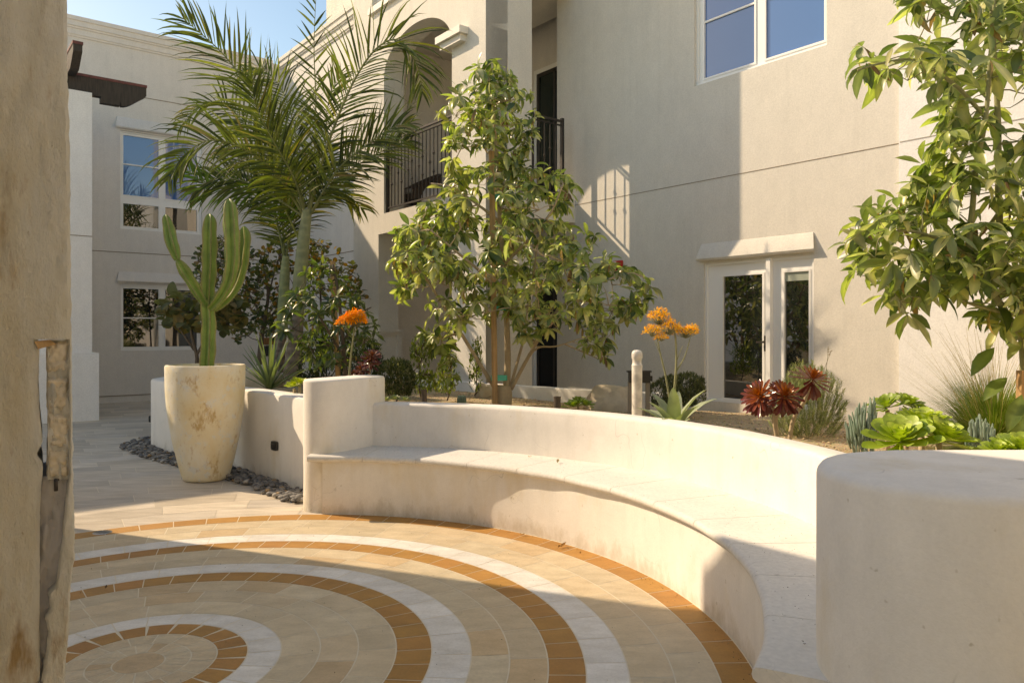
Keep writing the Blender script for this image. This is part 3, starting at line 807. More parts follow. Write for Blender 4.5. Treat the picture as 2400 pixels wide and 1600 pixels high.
# neighbouring building at the left of the camera: casts the shade over the foreground
nb = empty('side_building', (-6.2, 4.5, 0), 'plain tall white stucco building standing left of the courtyard', 'building')
Q = Vector((1.0-1.25*5.0, 4.0+.5*5.0, 0)); HQ = 5.21
m_ = MB(); vs = []
for z in (-.05, HQ):
    for a, b in ((0,0),(-5,0),(-5,7.4),(0,7.4)): vs.append(Q+NV*a+TV*b+Vector((0,0,z)))
m_.add(vs, [(0,3,2,1),(4,5,6,7),(0,1,5,4),(1,2,6,5),(2,3,7,6),(3,0,4,7)]); m_.build('wall', M['pale'], nb, smooth=False)
m_ = MB(); vs = []
for z in (HQ-.3, HQ+.0):
    for a, b in ((.05,.0),(-5,0),(-5,7.4),(.05,7.4)): vs.append(Q+NV*a+TV*b+Vector((0,0,z+.001)))
m_.add(vs, [(0,3,2,1),(4,5,6,7),(0,1,5,4),(1,2,6,5),(2,3,7,6),(3,0,4,7)]); m_.build('parapet', M['grey'], nb, smooth=False)
m_ = MB(); m_.box((.95,-4.0,2.85),(5.2,1.45,3.2)); m_.build('porch_ceiling', M['beige'], nb, smooth=False)
m_ = MB(); m_.box((4.7,-4.0,-.05),(5.2,-3.5,2.849)); m_.build('porch_column', M['beige'], nb, smooth=False)
m_ = MB(); m_.box((4.7,.95,-.05),(5.2,1.45,2.849)); m_.build('porch_column', M['beige'], nb, smooth=False)

# unseen blocks added right of and behind the viewer to bounce warm light in
eb_ = empty('bounce_wing', (7.2, -3.0, 0), 'unseen cream block added behind and right of the viewer to bounce warm light', 'building')
m_ = MB(); m_.box((7.0,-11.0,-.05),(12.0,1.6,7.2)); m_.build('wall', M['cream'], eb_, smooth=False)
m_ = MB(); m_.box((-6.0,-12.0,-.05),(6.99,-9.5,5.2)); m_.build('back_wall', M['cream'], eb_, smooth=False)
m_ = MB()
for (z0_, z1_, e_) in ((6.9,7.05,.06),(7.05,7.22,.12)): m_.box((7.0-e_,-11.0,z0_),(7.001,1.6+e_,z1_))
m_.build('cornice', M['cream'], eb_, smooth=False)
for yy_ in (-8.5,-5.0,-1.5):  # window dressing on the added bounce block
    m_ = MB(); m_.box((6.95,yy_-.6,3.9),(6.999,yy_+.6,5.3)); fr_ = m_.build('window_frame', M['frame'], eb_, smooth=False)
    m_ = MB(); m_.box((6.94,yy_-.52,3.98),(6.949,yy_+.52,5.22)); m_.build('pane', M['glass'], fr_, origin=Vector(eb_['_o']), smooth=False)

# ------------------------------------------------------------------ rough old stone wall at near left
YW = 1.62  
st = empty('old_stone_wall', (-1.05, YW, 0), 'rough peeling plaster wall end with a broken slot at the left edge', 'wall')
WD = Vector((-.53, .848, 0))            # direction through the wall thickness
def W2(x, y, dy=0):
    r_ = (x-CX)/F; Y = YW*1.18/(WD.x*r_+WD.y)
    return Vector((r_*Y, Y, CH-(y-YH)*Y/F))+WD*dy
ytop, ybot = -420, 2410
ys = [ytop+(ybot-ytop)*i/420 for i in range(421)]
def rb_(y): 
    b = interp([(-420,156),(150,158),(330,164),(600,166),(850,169),(1100,172),(1290,176),(1312,177),(1340,168),(1500,160),(1600,152),(2410,140)], y)
    return b+3.5*noise.noise(Vector((0, y*.03, 1)))+2.0*noise.noise(Vector((0, y*.12, 5)))
def sl(y):   # left edge of broken slot
    b = interp([(795,88),(820,92),(900,90),(960,92),(1000,96),(1035,100),(1058,90),(1066,84),(1082,98),(1100,101),(1150,96),(1200,94),(1290,93),(1400,93),(1480,92),(1560,94),(1600,93)], y)
    return b+1.2*noise.noise(Vector((3, y*.08, 2)))
def sr(y):   # right edge of the broken plaster
    b = interp([(795,160),(880,161),(1000,163),(1110,163),(1150,158),(1200,152),(1270,146),(1330,138),(1378,132),(1390,112),(1430,118),(1450,104),(1480,114),(1530,108),(1580,100),(1600,95)], y)
    return b+2.2*noise.noise(Vector((7, y*.06, 4)))
m_ = MB(); xl = -420
def hrel(x, y): return .010*noise.noise(Vector((x*.02, y*.008, 0)))+.004*noise.noise(Vector((x*.09, y*.03, 3)))
def strip(xa, xb, ya, yb, nx, front, back, mm):
    ysub = [y for y in ys if ya < y < yb]; ysub = [ya]+ysub+[yb]
    grid = []
    for y in ysub:
        a = xa(y) if callable(xa) else xa; b = xb(y) if callable(xb) else xb
        row = []
        for i in range(nx+1):
            x = a+(b-a)*i/nx
            e = 1-min(1, min((x-a) if callable(xa) else 99, (b-x) if callable(xb) else 99)/5.0)
            row.append(W2(x, y, front-hrel(x, y)+.012*e*e))
        grid.append(row)
    vs = [p for r_ in grid for p in r_]; w = nx+1
    fs = [(j*w+i, j*w+i+1, (j+1)*w+i+1, (j+1)*w+i) for j in range(len(grid)-1) for i in range(nx)]
    mm.add(vs, fs)
    for side, fn in ((0, xa), (nx, xb)):
        vs = []
        for j, y in enumerate(ysub):
            p = grid[j][side]; vs += [p, p+WD*back]
        mm.add(vs, [(2*j, 2*j+1, 2*j+3, 2*j+2) for j in range(len(ysub)-1)])
strip(xl, rb_, ytop, 795, 60, 0, .26, m_)
strip(xl, sl, 795, 1600, 50, 0, .26, m_)
strip(sr, rb_, 795, 1600, 8, 0, .26, m_)
strip(xl, rb_, 1600, ybot, 60, 0, .26, m_)
m_.build('plaster', M['rough'], st, auto=60)
# exposed stones in the slot; a gap stays open at their left
m_ = MB(); yy = 797
for (ya, yb, xa, xb) in ((799,876,108,162),(880,966,109,163),(969,1052,111,163),(1056,1122,109,162)):
    vs = []; ny, nx = 22, 12
    for j in range(ny+1):
        for i in range(nx+1):
            y = ya+(yb-ya)*j/ny; x = xa+(xb-xa)*i/nx+2.0*noise.noise(Vector((i*.2, y*.05, 1)))*(1 if i < 3 else .3)+3*max(0, abs(j/ny-.5)*2-.75)*(1 if i == 0 else 0)*4
            e = max(abs(i/nx-.5)*2, abs(j/ny-.5)*2)
            vs.append(W2(x, y, .012+.014*max(0, e-.72)*3.5-.008*noise.noise(Vector((x*.12, y*.08, 9)))))
    m_.add(vs, [(j*(nx+1)+i, j*(nx+1)+i+1, (j+1)*(nx+1)+i+1, (j+1)*(nx+1)+i) for j in range(ny) for i in range(nx)])
    m_.add([W2(xa+2,ya,.07), W2(xa+2,ya,.24), W2(xa+2,yb,.24), W2(xa+2,yb,.07)], [(0,1,2,3)])
    m_.add([W2(xa+2,ya,.24), W2(xb+6,ya,.24), W2(xb+6,yb+5,.24), W2(xa+2,yb+5,.24)], [(0,1,2,3)])
m_.build('exposed_stone', M['stoneb'], st, auto=70)
m_ = MB()
def core(xa, ya, xb, yb, d0, ny=40, nx=14):
    vs = []
    for j in range(ny+1):
        for i in range(nx+1):
            y = ya+(yb-ya)*j/ny; x = xa+((xb(y) if callable(xb) else xb)-xa)*i/nx
            vs.append(W2(x, y, d0-.014*noise.noise(Vector((x*.06, y*.02, 11)))-.006*noise.noise(Vector((x*.2, y*.1, 4)))))
    m_.add(vs, [(j*(nx+1)+i, j*(nx+1)+i+1, (j+1)*(nx+1)+i+1, (j+1)*(nx+1)+i) for j in range(ny) for i in range(nx)])
core(88, 1122, lambda y: rb_(y)-6, 1620, .035)
m_.add([W2(88,1122,.035), W2(168,1122,.035), W2(168,1122,.25), W2(88,1122,.25)], [(0,1,2,3)])
core(168, 790, 88, 1640, .25)if False else None
m_.build('grey_stone_core', M['stoneg'], st, auto=70)
m_ = MB(); core(112, 796, 166, 1126, .017); m_.build('mortar_bed', M['rough'], st, auto=70)
m_ = MB()  # rusty hinge stub and slot bolt
vs = [W2(80,800,.0),W2(118,797,-.01),W2(132,806,-.005),W2(90,818,-.0),W2(82,800,.12),W2(118,797,.12),W2(130,804,.12),W2(90,814,.12)]
m_.add(vs, [(0,1,2,3),(0,3,7,4),(3,2,6,7),(1,5,6,2),(0,4,5,1)])
m_.build('hinge_stub', M['stake'], st, smooth=False)
m_ = MB(); m_.tube([W2(131,1122,.0), W2(131,1150,.0)], .004, 6); m_.add([W2(128,1121,.0),W2(139,1121,.0),W2(139,1126,.0),W2(128,1126,.0)], [(0,1,2,3)])
m_.build('bolt', M['iron'], st)

# ------------------------------------------------------------------ pebbles
mb = MB(); random.seed(11)
t_ = (1+5**.5)/2
ico_v = [Vector(v).normalized() for v in [(-1,t_,0),(1,t_,0),(-1,-t_,0),(1,-t_,0),(0,-1,t_),(0,1,t_),(0,-1,-t_),(0,1,-t_),(t_,0,-1),(t_,0,1),(-t_,0,-1),(-t_,0,1)]]
ico_f = [(0,11,5),(0,5,1),(0,1,7),(0,7,10),(0,10,11),(1,5,9),(5,11,4),(11,10,2),(10,7,6),(7,1,8),(3,9,4),(3,4,2),(3,2,6),(3,6,8),(3,8,9),(4,9,5),(2,4,11),(6,2,10),(8,6,7),(9,8,1)]
def subdiv(v, f):
    v = list(v); cache = {}; nf = []
    def mid(a, b):
        k = (min(a,b), max(a,b))
        if k not in cache: cache[k] = len(v); v.append(((v[a]+v[b])/2).normalized())
        return cache[k]
    for a, b, c in f:
        x, y, z = mid(a,b), mid(b,c), mid(c,a); nf += [(a,x,z),(b,y,x),(c,z,y),(x,y,z)]
    return v, nf
ico2 = subdiv(ico_v, ico_f); ico3 = subdiv(*ico2); ico4 = subdiv(*ico3)
def stonev(m_, c, r, col_, q=ico2):
    s_ = Vector((r*random.uniform(.8,1.3), r*random.uniform(.7,1.0), r*random.uniform(.42,.65)))
    rot = Matrix.Rotation(random.uniform(0,PI), 3, 'Z') @ Matrix.Rotation(random.uniform(-.35,.35), 3, 'X')
    sd = Vector((random.random()*50,)*3)
    vs = [Vector(c)+rot @ Vector((v.x*s_.x, v.y*s_.y, v.z*s_.z))*(1+.12*noise.noise(v*1.2+sd)) for v in q[0]]
    m_.add(vs, q[1], col_)
pl = [Vector((p.x, p.y)) for p in lwp]
for i in range(2, len(pl)-1):
    a, b = pl[i], pl[i+1]
    if a.y > 11: break
    d = (b-a); L = d.length; d.normalize(); w = Vector((-d.y, d.x))
    for k in range(int(L*170)):
        s_ = random.random()*L; o = random.uniform(.01, .34 if a.x < -3 else .30); q = a+d*s_+w*o
        if q.x > -1.80: continue
        v = random.uniform(.55, 1.3); g_ = (.17*v, .165*v, .16*v) if random.random() > .06 else (.30*v,.20*v,.11*v)
        if random.random() < .12: g_ = (.34*v, .32*v, .29*v)
        stonev(mb, (q.x, q.y, random.uniform(.012, .045)), random.uniform(.022, .04), g_)
tag(mb.build('river_pebbles', M['pebble']), 'strip of small grey river pebbles along the foot of the planter wall', 'pebbles', kind='stuff')

# ------------------------------------------------------------------ pot and cactus
PY = 7.62; PX = (483-CX)*PY/F
pot = empty('plant_pot', (PX, PY, 0), 'tall tapered weathered cream planter pot standing on the tiled walk', 'plant pot')
prof = [(0,.006),(.20,.006),(.222,.02),(.235,.06),(.272,.20),(.312,.38),(.343,.56),(.366,.74),(.377,.90),(.380,1.02),(.381,1.14),(.376,1.156),(.350,1.158),(.342,1.14),(.338,1.08),(0,1.07)]
fine = []
for (r0,z0),(r1,z1) in zip(prof, prof[1:]):
    n_ = max(1, int(abs(z1-z0)/.05)); fine += [(r0+(r1-r0)*i/n_, z0+(z1-z0)*i/n_) for i in range(n_)]
fine.append(prof[-1])
mb = MB(); mb.lathe(fine, (PX, PY, 0), 72, wob=.03); mb.build('pot_body', M['potm'], pot, auto=50)
mb = MB(); mb.lathe([(.345,1.092),(.2,1.10),(0,1.11)], (PX, PY, 0), 32); mb.build('soil', plain('potting_soil', (.05,.035,.025), .95, bumps=(60,.8)), pot)
cac = empty('tree_cactus', (PX, PY, 1.09), 'tall green candelabra cactus with four ribbed arms growing in the big pot', 'cactus')
def column(pts_px, wpx, dys, name, nr=5, seed=0, tw=.0):
    wpx = [w*.77 for w in wpx]
    pts = [P(x, y, PY+dy) for (x, y), dy in zip(pts_px, dys)]
    sm = []
    for i in range(len(pts)-1):
        p0 = pts[max(i-1,0)]; p1 = pts[i]; p2 = pts[i+1]; p3 = pts[min(i+2,len(pts)-1)]
        w0, w1 = wpx[i], wpx[i+1]
        for k in range(12):
            t = k/12; sm.append((.5*((2*p1)+(p2-p0)*t+(2*p0-5*p1+4*p2-p3)*t*t+(-p0+3*p1-3*p2+p3)*t**3), w0+(w1-w0)*t))
    sm.append((pts[-1], wpx[-1]))
    n = len(sm)
    seg = nr*6
    L = 0; acc = [0]
    for i in range(1, n): L += (sm[i][0]-sm[i-1][0]).length; acc.append(L)
    rad = []
    for i, (p, w) in enumerate(sm):
        r_ = w*PY/F/2*1.08
        tail = (L-acc[i])
        if tail < r_*1.6: r_ *= math.sqrt(max(.04, 1-(1-tail/(r_*1.6))**2))
        rad.append(r_)
    def star(k, i):
        ph = (k % 6)/6.0; c_ = abs(ph-.5)*2      # 1 at rib crest (k=0), 0 in groove
        wav = 1+.07*math.sin(acc[i]*24+k//6*2+seed)*(c_**2)+.06*noise.noise(Vector((acc[i]*5, k//6, seed)))
        return (.46+.54*c_**1.35)*wav
    m_ = MB(); m_.tube([q[0] for q in sm], rad, seg, (.15,.27,.055), star=star)
    cs = []
    for i in range(n):
        for k in range(seg):
            ph = (k % 6)/6.0; c_ = abs(ph-.5)*2
            v = 1+.15*noise.noise(Vector((acc[i]*3, k, seed)))
            base = Vector((.14,.27,.055))*v
            yel = Vector((.28,.36,.11))
            g_ = base.lerp(yel, min(1, .1+.35*(acc[i]/max(L,.01))))
            if c_ > .95: g_ = g_.lerp(Vector((.33,.25,.12)), .75)
            cs.append(tuple(g_))
    m_.c = cs
    sp = m_; last = -9; ref = list(m_.v)
    for i in range(2, n-1):
        if acc[i]-last < .022: continue
        last = acc[i]; cc = sm[i][0]
        for k in range(0, seg, 6):
            v = ref[i*seg+k]; out = (v-cc).normalized()
            for s_ in range(3):
                d_ = (out+rv(.5)).normalized(); sp.blade(v-out*.001, d_, rv(1), .013, .0024, .1, (.62,.55,.42), 1)
    return m_.build(name, M['cactus'], cac, auto=60)
column([(484,872),(486,820),(488,760),(486,700),(489,620),(490,560),(491,501)], [44,44,42,40,44,44,34], [0]*7, 'main_stem', 5, 1)
column([(484,716),(462,682),(434,636),(414,606)], [24,30,34,16], [-.02,-.06,-.1,-.12], 'arm', 5, 2)
column([(415,609),(405,580),(395,540),(388,503)], [18,36,36,20], [-.12,-.12,-.1,-.1], 'arm', 5, 5)
column([(494,722),(520,690),(538,648),(543,590),(540,520),(537,466)], [26,34,38,42,46,30], [-.03,-.1,-.14,-.14,-.12,-.1], 'arm', 5, 3)
column([(500,725),(540,692),(562,650),(572,600),(575,560),(571,530)], [24,28,32,34,34,22], [.05,.08,.1,.1,.1,.1], 'arm', 5, 4)

# ------------------------------------------------------------------ plants: generic helpers
def inpoly(x, y, poly):
    c = False; j = len(poly)-1
    for i in range(len(poly)):
        xi, yi = poly[i]; xj, yj = poly[j]
        if (yi > y) != (yj > y) and x < (xj-xi)*(y-yi)/(yj-yi)+xi: c = not c
        j = i
    return c
def span(y, poly):
    xs = []
    j = len(poly)-1
    for i in range(len(poly)):
        xi, yi = poly[i]; xj, yj = poly[j]
        if (yi > y) != (yj > y): xs.append((xj-xi)*(y-yi)/(yj-yi)+xi)
        j = i
    return (min(xs), max(xs)) if xs else None
def curve(p, q, sag=.0, n=5, jit=.02):
    out = []
    for i in range(n+1):
        t = i/n; o = p.lerp(q, t); o.z -= sag*4*t*(1-t)
        if 0 < i < n: o += rv(jit)
        out.append(o)
    return out
def branch(m_, px, Y, r0, r1, dys=None, c=(.34,.30,.17), seg=8, sub=4):
    dys = dys or [0]*len(px); pts = [P(x, y, Y+d) for (x, y), d in zip(px, dys)]; sm = []
    for i in range(len(pts)-1):
        a = pts[max(i-1,0)]; b = pts[i]; c_ = pts[i+1]; d = pts[min(i+2,len(pts)-1)]
        for k in range(sub):
            t = k/sub; sm.append(.5*((2*b)+(c_-a)*t+(2*a-5*b+4*c_-d)*t*t+(-a+3*b-3*c_+d)*t**3))
    sm.append(pts[-1]); n = len(sm)
    rr = [(r0+(r1-r0)*i/(n-1))*(1+.1*noise.noise(sm[i]*9)) for i in range(n)]
    m_.tube(sm, rr, seg, c); return sm
def whorl(m_, p, axis, n, L, W, cols, droop=.9, spread=1.0, dead=.05, lift=.35):
    axis = axis.normalized(); u = axis.orthogonal().normalized(); v = axis.cross(u)
    ph = random.random()*6; sz = random.choice((.7,.85,1,1.15)); L = L*sz; W = W*sz**.8
    for i in range(n):
        t = ph+i*2.4+random.uniform(-.2,.2); out = (u*math.cos(t)+v*math.sin(t))
        k = i/n
        d = (out*spread*random.uniform(.7,1.15)+axis*(lift+.6*k)*.8+Vector((0,0,-droop*random.uniform(.2,1.0)))).normalized()
        l = L*random.uniform(.6,1.12)*(1-.35*k); w = W*random.uniform(.8,1.15)*(l/L)**.6
        cc = random.choice(cols); vv = random.uniform(.75,1.25); cc = tuple(x*vv for x in cc)
        if random.random() < dead:
            cc = random.choice([(.24,.15,.06),(.32,.23,.08),(.17,.10,.05)]); d = (d+Vector((0,0,-1.4))).normalized(); l *= .8; w *= .6
        up = (axis*.7+Vector((0,0,.6))+rv(.25))
        stem = p+d*l*.08+rv(.006)
        m_.leaf(stem, d, up, l, w, bend=random.uniform(-.1,droop*1.3), fold=random.uniform(.1,.7), c=cc, side=random.uniform(-.6,.6))

def crown_tree(root, poly, Y, depthk, nwh, leafn, L, W, cols, br_pts, bark, twig_r, seed, droop=.9, dead=.05, skel_extra=None, clear=None, dens=None, mat='leaf', twigs=True, dmax=9, maxdepth=1.2, gap=-9, gapf=.012):
    random.seed(seed)
    lf = MB(); tw = MB(); done = 0; tries = 0
    xs = [p[0] for p in poly]; ys_ = [p[1] for p in poly]; pts = []
    while done < nwh and tries < nwh*60:
        tries += 1
        x, y = random.uniform(min(xs), max(xs)), random.uniform(min(ys_), max(ys_))
        if not inpoly(x, y, poly): continue
        if dens and random.random() > dens(x, y): continue
        if noise.noise(Vector((x*gapf, y*gapf*1.3, seed*1.7))) < gap-(.3 if y < 400 and seed == 21 else 0): continue
        a, b = span(y, poly); hwd = (b-a)/2; cxp = (a+b)/2
        dep = math.sqrt(max(0, 1-((x-cxp)/max(hwd,1))**2))*min(hwd*Y/F*depthk, maxdepth)
        dy = random.uniform(-dep, dep)
        p = P(x, y, Y); p.y += dy; p.x += (x-CX)/F*dy; p.z += -(y-YH)/F*dy
        if any((p-q).length < L*.38 for q in pts[-400:]): continue
        pts.append(p); done += 1
        best = min(br_pts, key=lambda q: (q-p).length+max(0, (q.z-p.z))*1.2)
        ax = (p-best); ax = ax.normalized() if ax.length > .01 else Vector((0,0,1))
        ax = (ax+Vector((0,0,.5))+rv(.2)).normalized()
        whorl(lf, p, ax, random.randint(leafn-3, leafn+3), L, W, cols, droop, 1.0, dead)
        if twigs:
            mid = p-ax*min(.16, (p-best).length*.4)
            pth = curve(best, mid, -.02*(p-best).length, 3, .02*(p-best).length)+[p+ax*.01]
            rr = [twig_r*(1-.65*i/(len(pth)-1))*min(1.4, .45+(p-best).length) for i in range(len(pth))]
            tw.tube(pth, rr, 5, (.3,.27,.15))
            if (p-best).length > .3: br_pts.append(mid)
    lf.build('crown', M[mat], root)
    if twigs: tw.build('twigs', M[bark], root)

GREENS = [(.27,.33,.10),(.17,.23,.06),(.36,.40,.17),(.11,.16,.045),(.38,.40,.20),(.22,.28,.09),(.06,.10,.03),(.34,.35,.15)]
# ---------------- central tree
TY = 8.5; tb = onbed(1180, TY)
tree = empty('young_broadleaf_tree', tb, 'tall bushy broadleaf tree tied to a timber stake behind the curved bench', 'tree')
m_ = MB(); sk = []
m_.tube([P(1176,1010,TY), P(1177,948,TY), P(1178,920,TY), P(1180,903,TY)], [.115,.108,.108,.085], 12, (.42,.33,.22))
sk += branch(m_, [(1186,915),(1190,850),(1188,760),(1182,650),(1172,520),(1165,400),(1158,280),(1145,180)], TY, .040, .014, [.02]*8)
sk += branch(m_, [(1163,915),(1120,845),(1080,780),(1038,715),(1000,655),(955,600)], TY, .024, .010, [0,-.05,-.1,-.2,-.3,-.4])
sk += branch(m_, [(1198,912),(1228,855),(1262,795),(1300,735),(1350,690),(1400,660)], TY, .024, .010, [0,-.05,-.15,-.2,-.3,-.3])
sk += branch(m_, [(1196,908),(1212,850),(1228,790),(1235,730),(1250,650),(1260,560)], TY, .018, .009, [0,.1,.2,.3,.4,.4])
sk += branch(m_, [(1232,848),(1260,815),(1300,812),(1340,800)], TY, .012, .007, [-.1,-.2,-.3,-.4])
sk += branch(m_, [(1184,700),(1130,640),(1070,590),(1010,540)], TY, .022, .010, [0,-.2,-.35,-.5])
sk += branch(m_, [(1180,620),(1240,560),(1290,500),(1320,430)], TY, .022, .010, [0,-.1,-.2,-.3])
sk += branch(m_, [(1172,520),(1120,480),(1060,440),(1010,430)], TY, .018, .008, [0,.1,.2,.3])
sk += branch(m_, [(1400,665),(1440,650),(1480,640),(1510,650)], TY, .014, .007, [-.3,-.3,-.3,-.3])
m_.build('trunk', M['bark'], tree)
polyC = [(1105,150),(1140,132),(1200,175),(1235,190),(1255,260),(1248,330),(1215,385),(1330,405),(1345,460),(1310,510),(1345,545),(1410,545),(1440,620),(1505,620),(1528,680),(1495,740),(1440,770),(1420,850),(1370,800),(1310,815),(1275,790),(1210,790),(1180,780),(1130,795),(1075,770),(1050,815),(1010,820),(985,760),(945,710),(930,640),(900,575),(915,530),(985,505),(1000,450),(1060,420),(1055,350),(1030,300),(1050,230),(1085,195)]
def densC(x, y):
    if 1095 < x < 1240 and y > 790 and random.random() < .8: return .12
    return 1.0 if y < 400 else .9
crown_tree(tree, polyC, TY, .8, 560, 8, .205, .070, GREENS+[(.20,.21,.07)], sk, 'bark', .009, 21, 1.2, .06, dens=densC, gap=-.20, gapf=.014)
m_ = MB(); random.seed(5)
for k in range(6):                   # low left leafy tuft below the crown
    x, y = random.uniform(1040,1075), random.uniform(790,880); whorl(m_, P(x, y, TY-.1), Vector((-.2,-.2,1)), 7, .15, .06, GREENS+[(.24,.22,.08)], 1.0)
m_.build('low_shoot', M['leaf'], tree)
stake = empty('timber_stake', onbed(1160, TY-.1), 'square reddish timber stake supporting the central tree', 'stake', 'timber tree stakes')
m_ = MB(); s0 = P(1161, 1000, TY-.12); s1 = P(1152, 355, TY-.12)
def post(m_, a, b, w):
    d = (b-a).normalized(); u = Vector((1,0,0)); v = d.cross(u).normalized(); u = v.cross(d)
    vs = [p+u*i*w/2+v*j*w/2 for p in (a, b) for i, j in ((-1,-1),(1,-1),(1,1),(-1,1))]
    m_.add(vs, [(0,3,2,1),(4,5,6,7),(0,1,5,4),(1,2,6,5),(2,3,7,6),(3,0,4,7)])
post(m_, s0, s1, .062); m_.build('post', M['stake'], stake, smooth=False)
for yy, hh in ((886, 12), (462, 12), (722, 9)):
    m_ = MB(); c0 = P(1170, yy, TY-.12); w = .085; hz = hh*TY/F/2
    ring = [Vector((c0.x+math.cos(t)*w*1.05, c0.y+.05+math.sin(t)*w*.85, 0)) for t in [2*PI*k/16 for k in range(16)]]
    vs = [Vector((q.x, q.y, c0.z+s_*hz)) for s_ in (-1, 1) for q in ring]
    m_.add(vs, [(k, (k+1)%16, 16+(k+1)%16, 16+k) for k in range(16)])
    m_.build('tie_tape', M['tape'], stake)

# ---------------- right tree
RY = 4.55; rbp = Vector(((2398-CX)*RY/F, RY, 0)); rbp.z = zg(rbp.x, rbp.y)
rtree = empty('broadleaf_tree', rbp, 'leafy broadleaf tree with large glossy leaves hanging in from the right edge', 'tree')
m_ = MB(); sk = []
sk += branch(m_, [(2404,1060),(2402,900),(2398,800),(2380,700),(2350,600),(2340,450),(2340,300),(2330,120),(2320,-60)], RY, .030, .012, [0]*9, seg=10)
sk += branch(m_, [(2396,790),(2330,690),(2275,600),(2280,480),(2290,380),(2310,280),(2320,150),(2330,0)], RY, .020, .010, [0,-.1,-.15,-.2,-.2,-.2,-.2,-.2])
sk += branch(m_, [(2275,600),(2200,560),(2120,540),(2060,560)], RY, .012, .006, [-.1,-.2,-.3,-.35])
sk += branch(m_, [(2330,300),(2250,210),(2180,160),(2130,140),(2060,150),(2010,165)], RY, .013, .006, [0,-.1,-.1,-.1,-.1,-.1])
sk += branch(m_, [(2385,740),(2300,720),(2240,700),(2180,690)], RY, .012, .005, [0,-.2,-.3,-.35])
sk += branch(m_, [(2345,600),(2420,500),(2500,400),(2560,250)], RY, .018, .008, [0,.2,.3,.4])
sk += branch(m_, [(2340,500),(2290,560),(2200,640)], RY, .012, .006, [0,.3,.5])
m_.build('trunk', M['barkg'], rtree)
polyR = [(2190,-90),(2120,-20),(2070,70),(2000,80),(1935,100),(1945,150),(2010,170),(2090,165),(2180,175),(2215,250),(2160,330),(2150,420),(2080,470),(2000,520),(1985,580),(2000,640),(2060,690),(2130,735),(2230,690),(2330,760),(2400,820),(2520,760),(2640,600),(2680,300),(2600,0),(2450,-130)]
def densR(x, y):
    if x > 2450: return .5
    if 2140 < x < 2400 and 200 < y < 420: return .8
    return 1
crown_tree(rtree, polyR, RY, .7, 340, 8, .21, .066, GREENS+[(.19,.24,.10),(.15,.20,.09)], sk, 'barkg', .007, 8, 1.15, .05, dens=densR, maxdepth=.6, gap=-.14, gapf=.010)
m_ = MB()
for (x, y, dx, dz, l) in ((2395,985-40,-.5,-.9,.24),(2330,835,-1,-.9,.22),(2360,905,-.9,-.6,.2),(2320,760,-1,.1,.18),(2400,985,-.3,-.6,.22)):
    m_.leaf(P(x,y-20,RY-.15), Vector((dx,-.2,dz)), Vector((0,-.4,.8)), l, .085, .5, .3, (.12,.19,.05))
m_.build('low_leaves', M['leaf'], rtree)
rst = empty('timber_stake', (rbp.x-.0, rbp.y-.12, rbp.z), 'pale timber stake at the far right edge beside the hanging tree', 'stake', 'timber tree stakes')
m_ = MB(); post(m_, P(2396,1080,RY-.12), P(2398,868,RY-.12), .05); m_.build('post', M['stake'], rst, smooth=False)

# ---------------- palms
def frond(px, Y, dys, nl, Lmax, seed, parent, name='frond', cols=((.10,.155,.035),(.13,.18,.045),(.075,.12,.03)), hang=.5, dead=.0, rc=(.30,.33,.12), rad=.017, start=.12, up=Vector((0,-1,.35)), side_bias=(1,1)):
    random.seed(seed); m_ = MB()
    pts = [P(x, y, Y+d) for (x, y), d in zip(px, dys)]; sm = []
    for i in range(len(pts)-1):
        a = pts[max(i-1,0)]; b = pts[i]; c_ = pts[i+1]; d = pts[min(i+2,len(pts)-1)]
        for k in range(8):
            t = k/8; sm.append(.5*((2*b)+(c_-a)*t+(2*a-5*b+4*c_-d)*t*t+(-a+3*b-3*c_+d)*t**3))
    sm.append(pts[-1]); n = len(sm)
    m_.tube(sm, [rad*(1-.85*i/(n-1)) for i in range(n)], 6, rc)
    acc = [0]
    for i in range(1, n): acc.append(acc[-1]+(sm[i]-sm[i-1]).length)
    T = acc[-1]; nl = int(nl*1.15); Lmax *= 1.3
    def at(s):
        for i in range(1, n):
            if acc[i] >= s: 
                t = (s-acc[i-1])/max(1e-6, acc[i]-acc[i-1]); return sm[i-1].lerp(sm[i], t), (sm[i]-sm[i-1]).normalized()
        return sm[-1], (sm[-1]-sm[-2]).normalized()
    for k in range(nl):
        t = k/(nl-1); s = T*(start+(1-start)*t); p, d = at(s)
        sx = d.cross(up); sx = sx.normalized() if sx.length > .05 else d.orthogonal().normalized()
        nn = sx.cross(d)
        l = Lmax*(.45+.9*math.sin(PI*min(1, .12+t*.86))**.8*.75)*(1 if t < .93 else .75)
        for sg in (-1, 1):
            if random.random() > side_bias[0 if sg < 0 else 1]: continue
            ang = R(58-28*t)+random.uniform(-.12,.12)
            dd = d*math.cos(ang)+sx*sg*math.sin(ang)+nn*random.uniform(-.1,.35)+rv(.06)
            ll = l*random.uniform(.75,1.1)
            c = random.choice(cols); v = random.uniform(.75,1.3); c = tuple(x*v for x in c)
            if random.random() < .10: c = (c[0]*1.5, c[1]*1.15, c[2]*1.2)
            if random.random() < dead: c = (.24*v,.19*v,.10*v)
            m_.leaflet(p, dd, Vector((0,-1,.35))+rv(.45), ll, .030*random.uniform(.8,1.2), hang*random.uniform(.2,.75), c)
    return m_.build(name, M['palm'], parent)
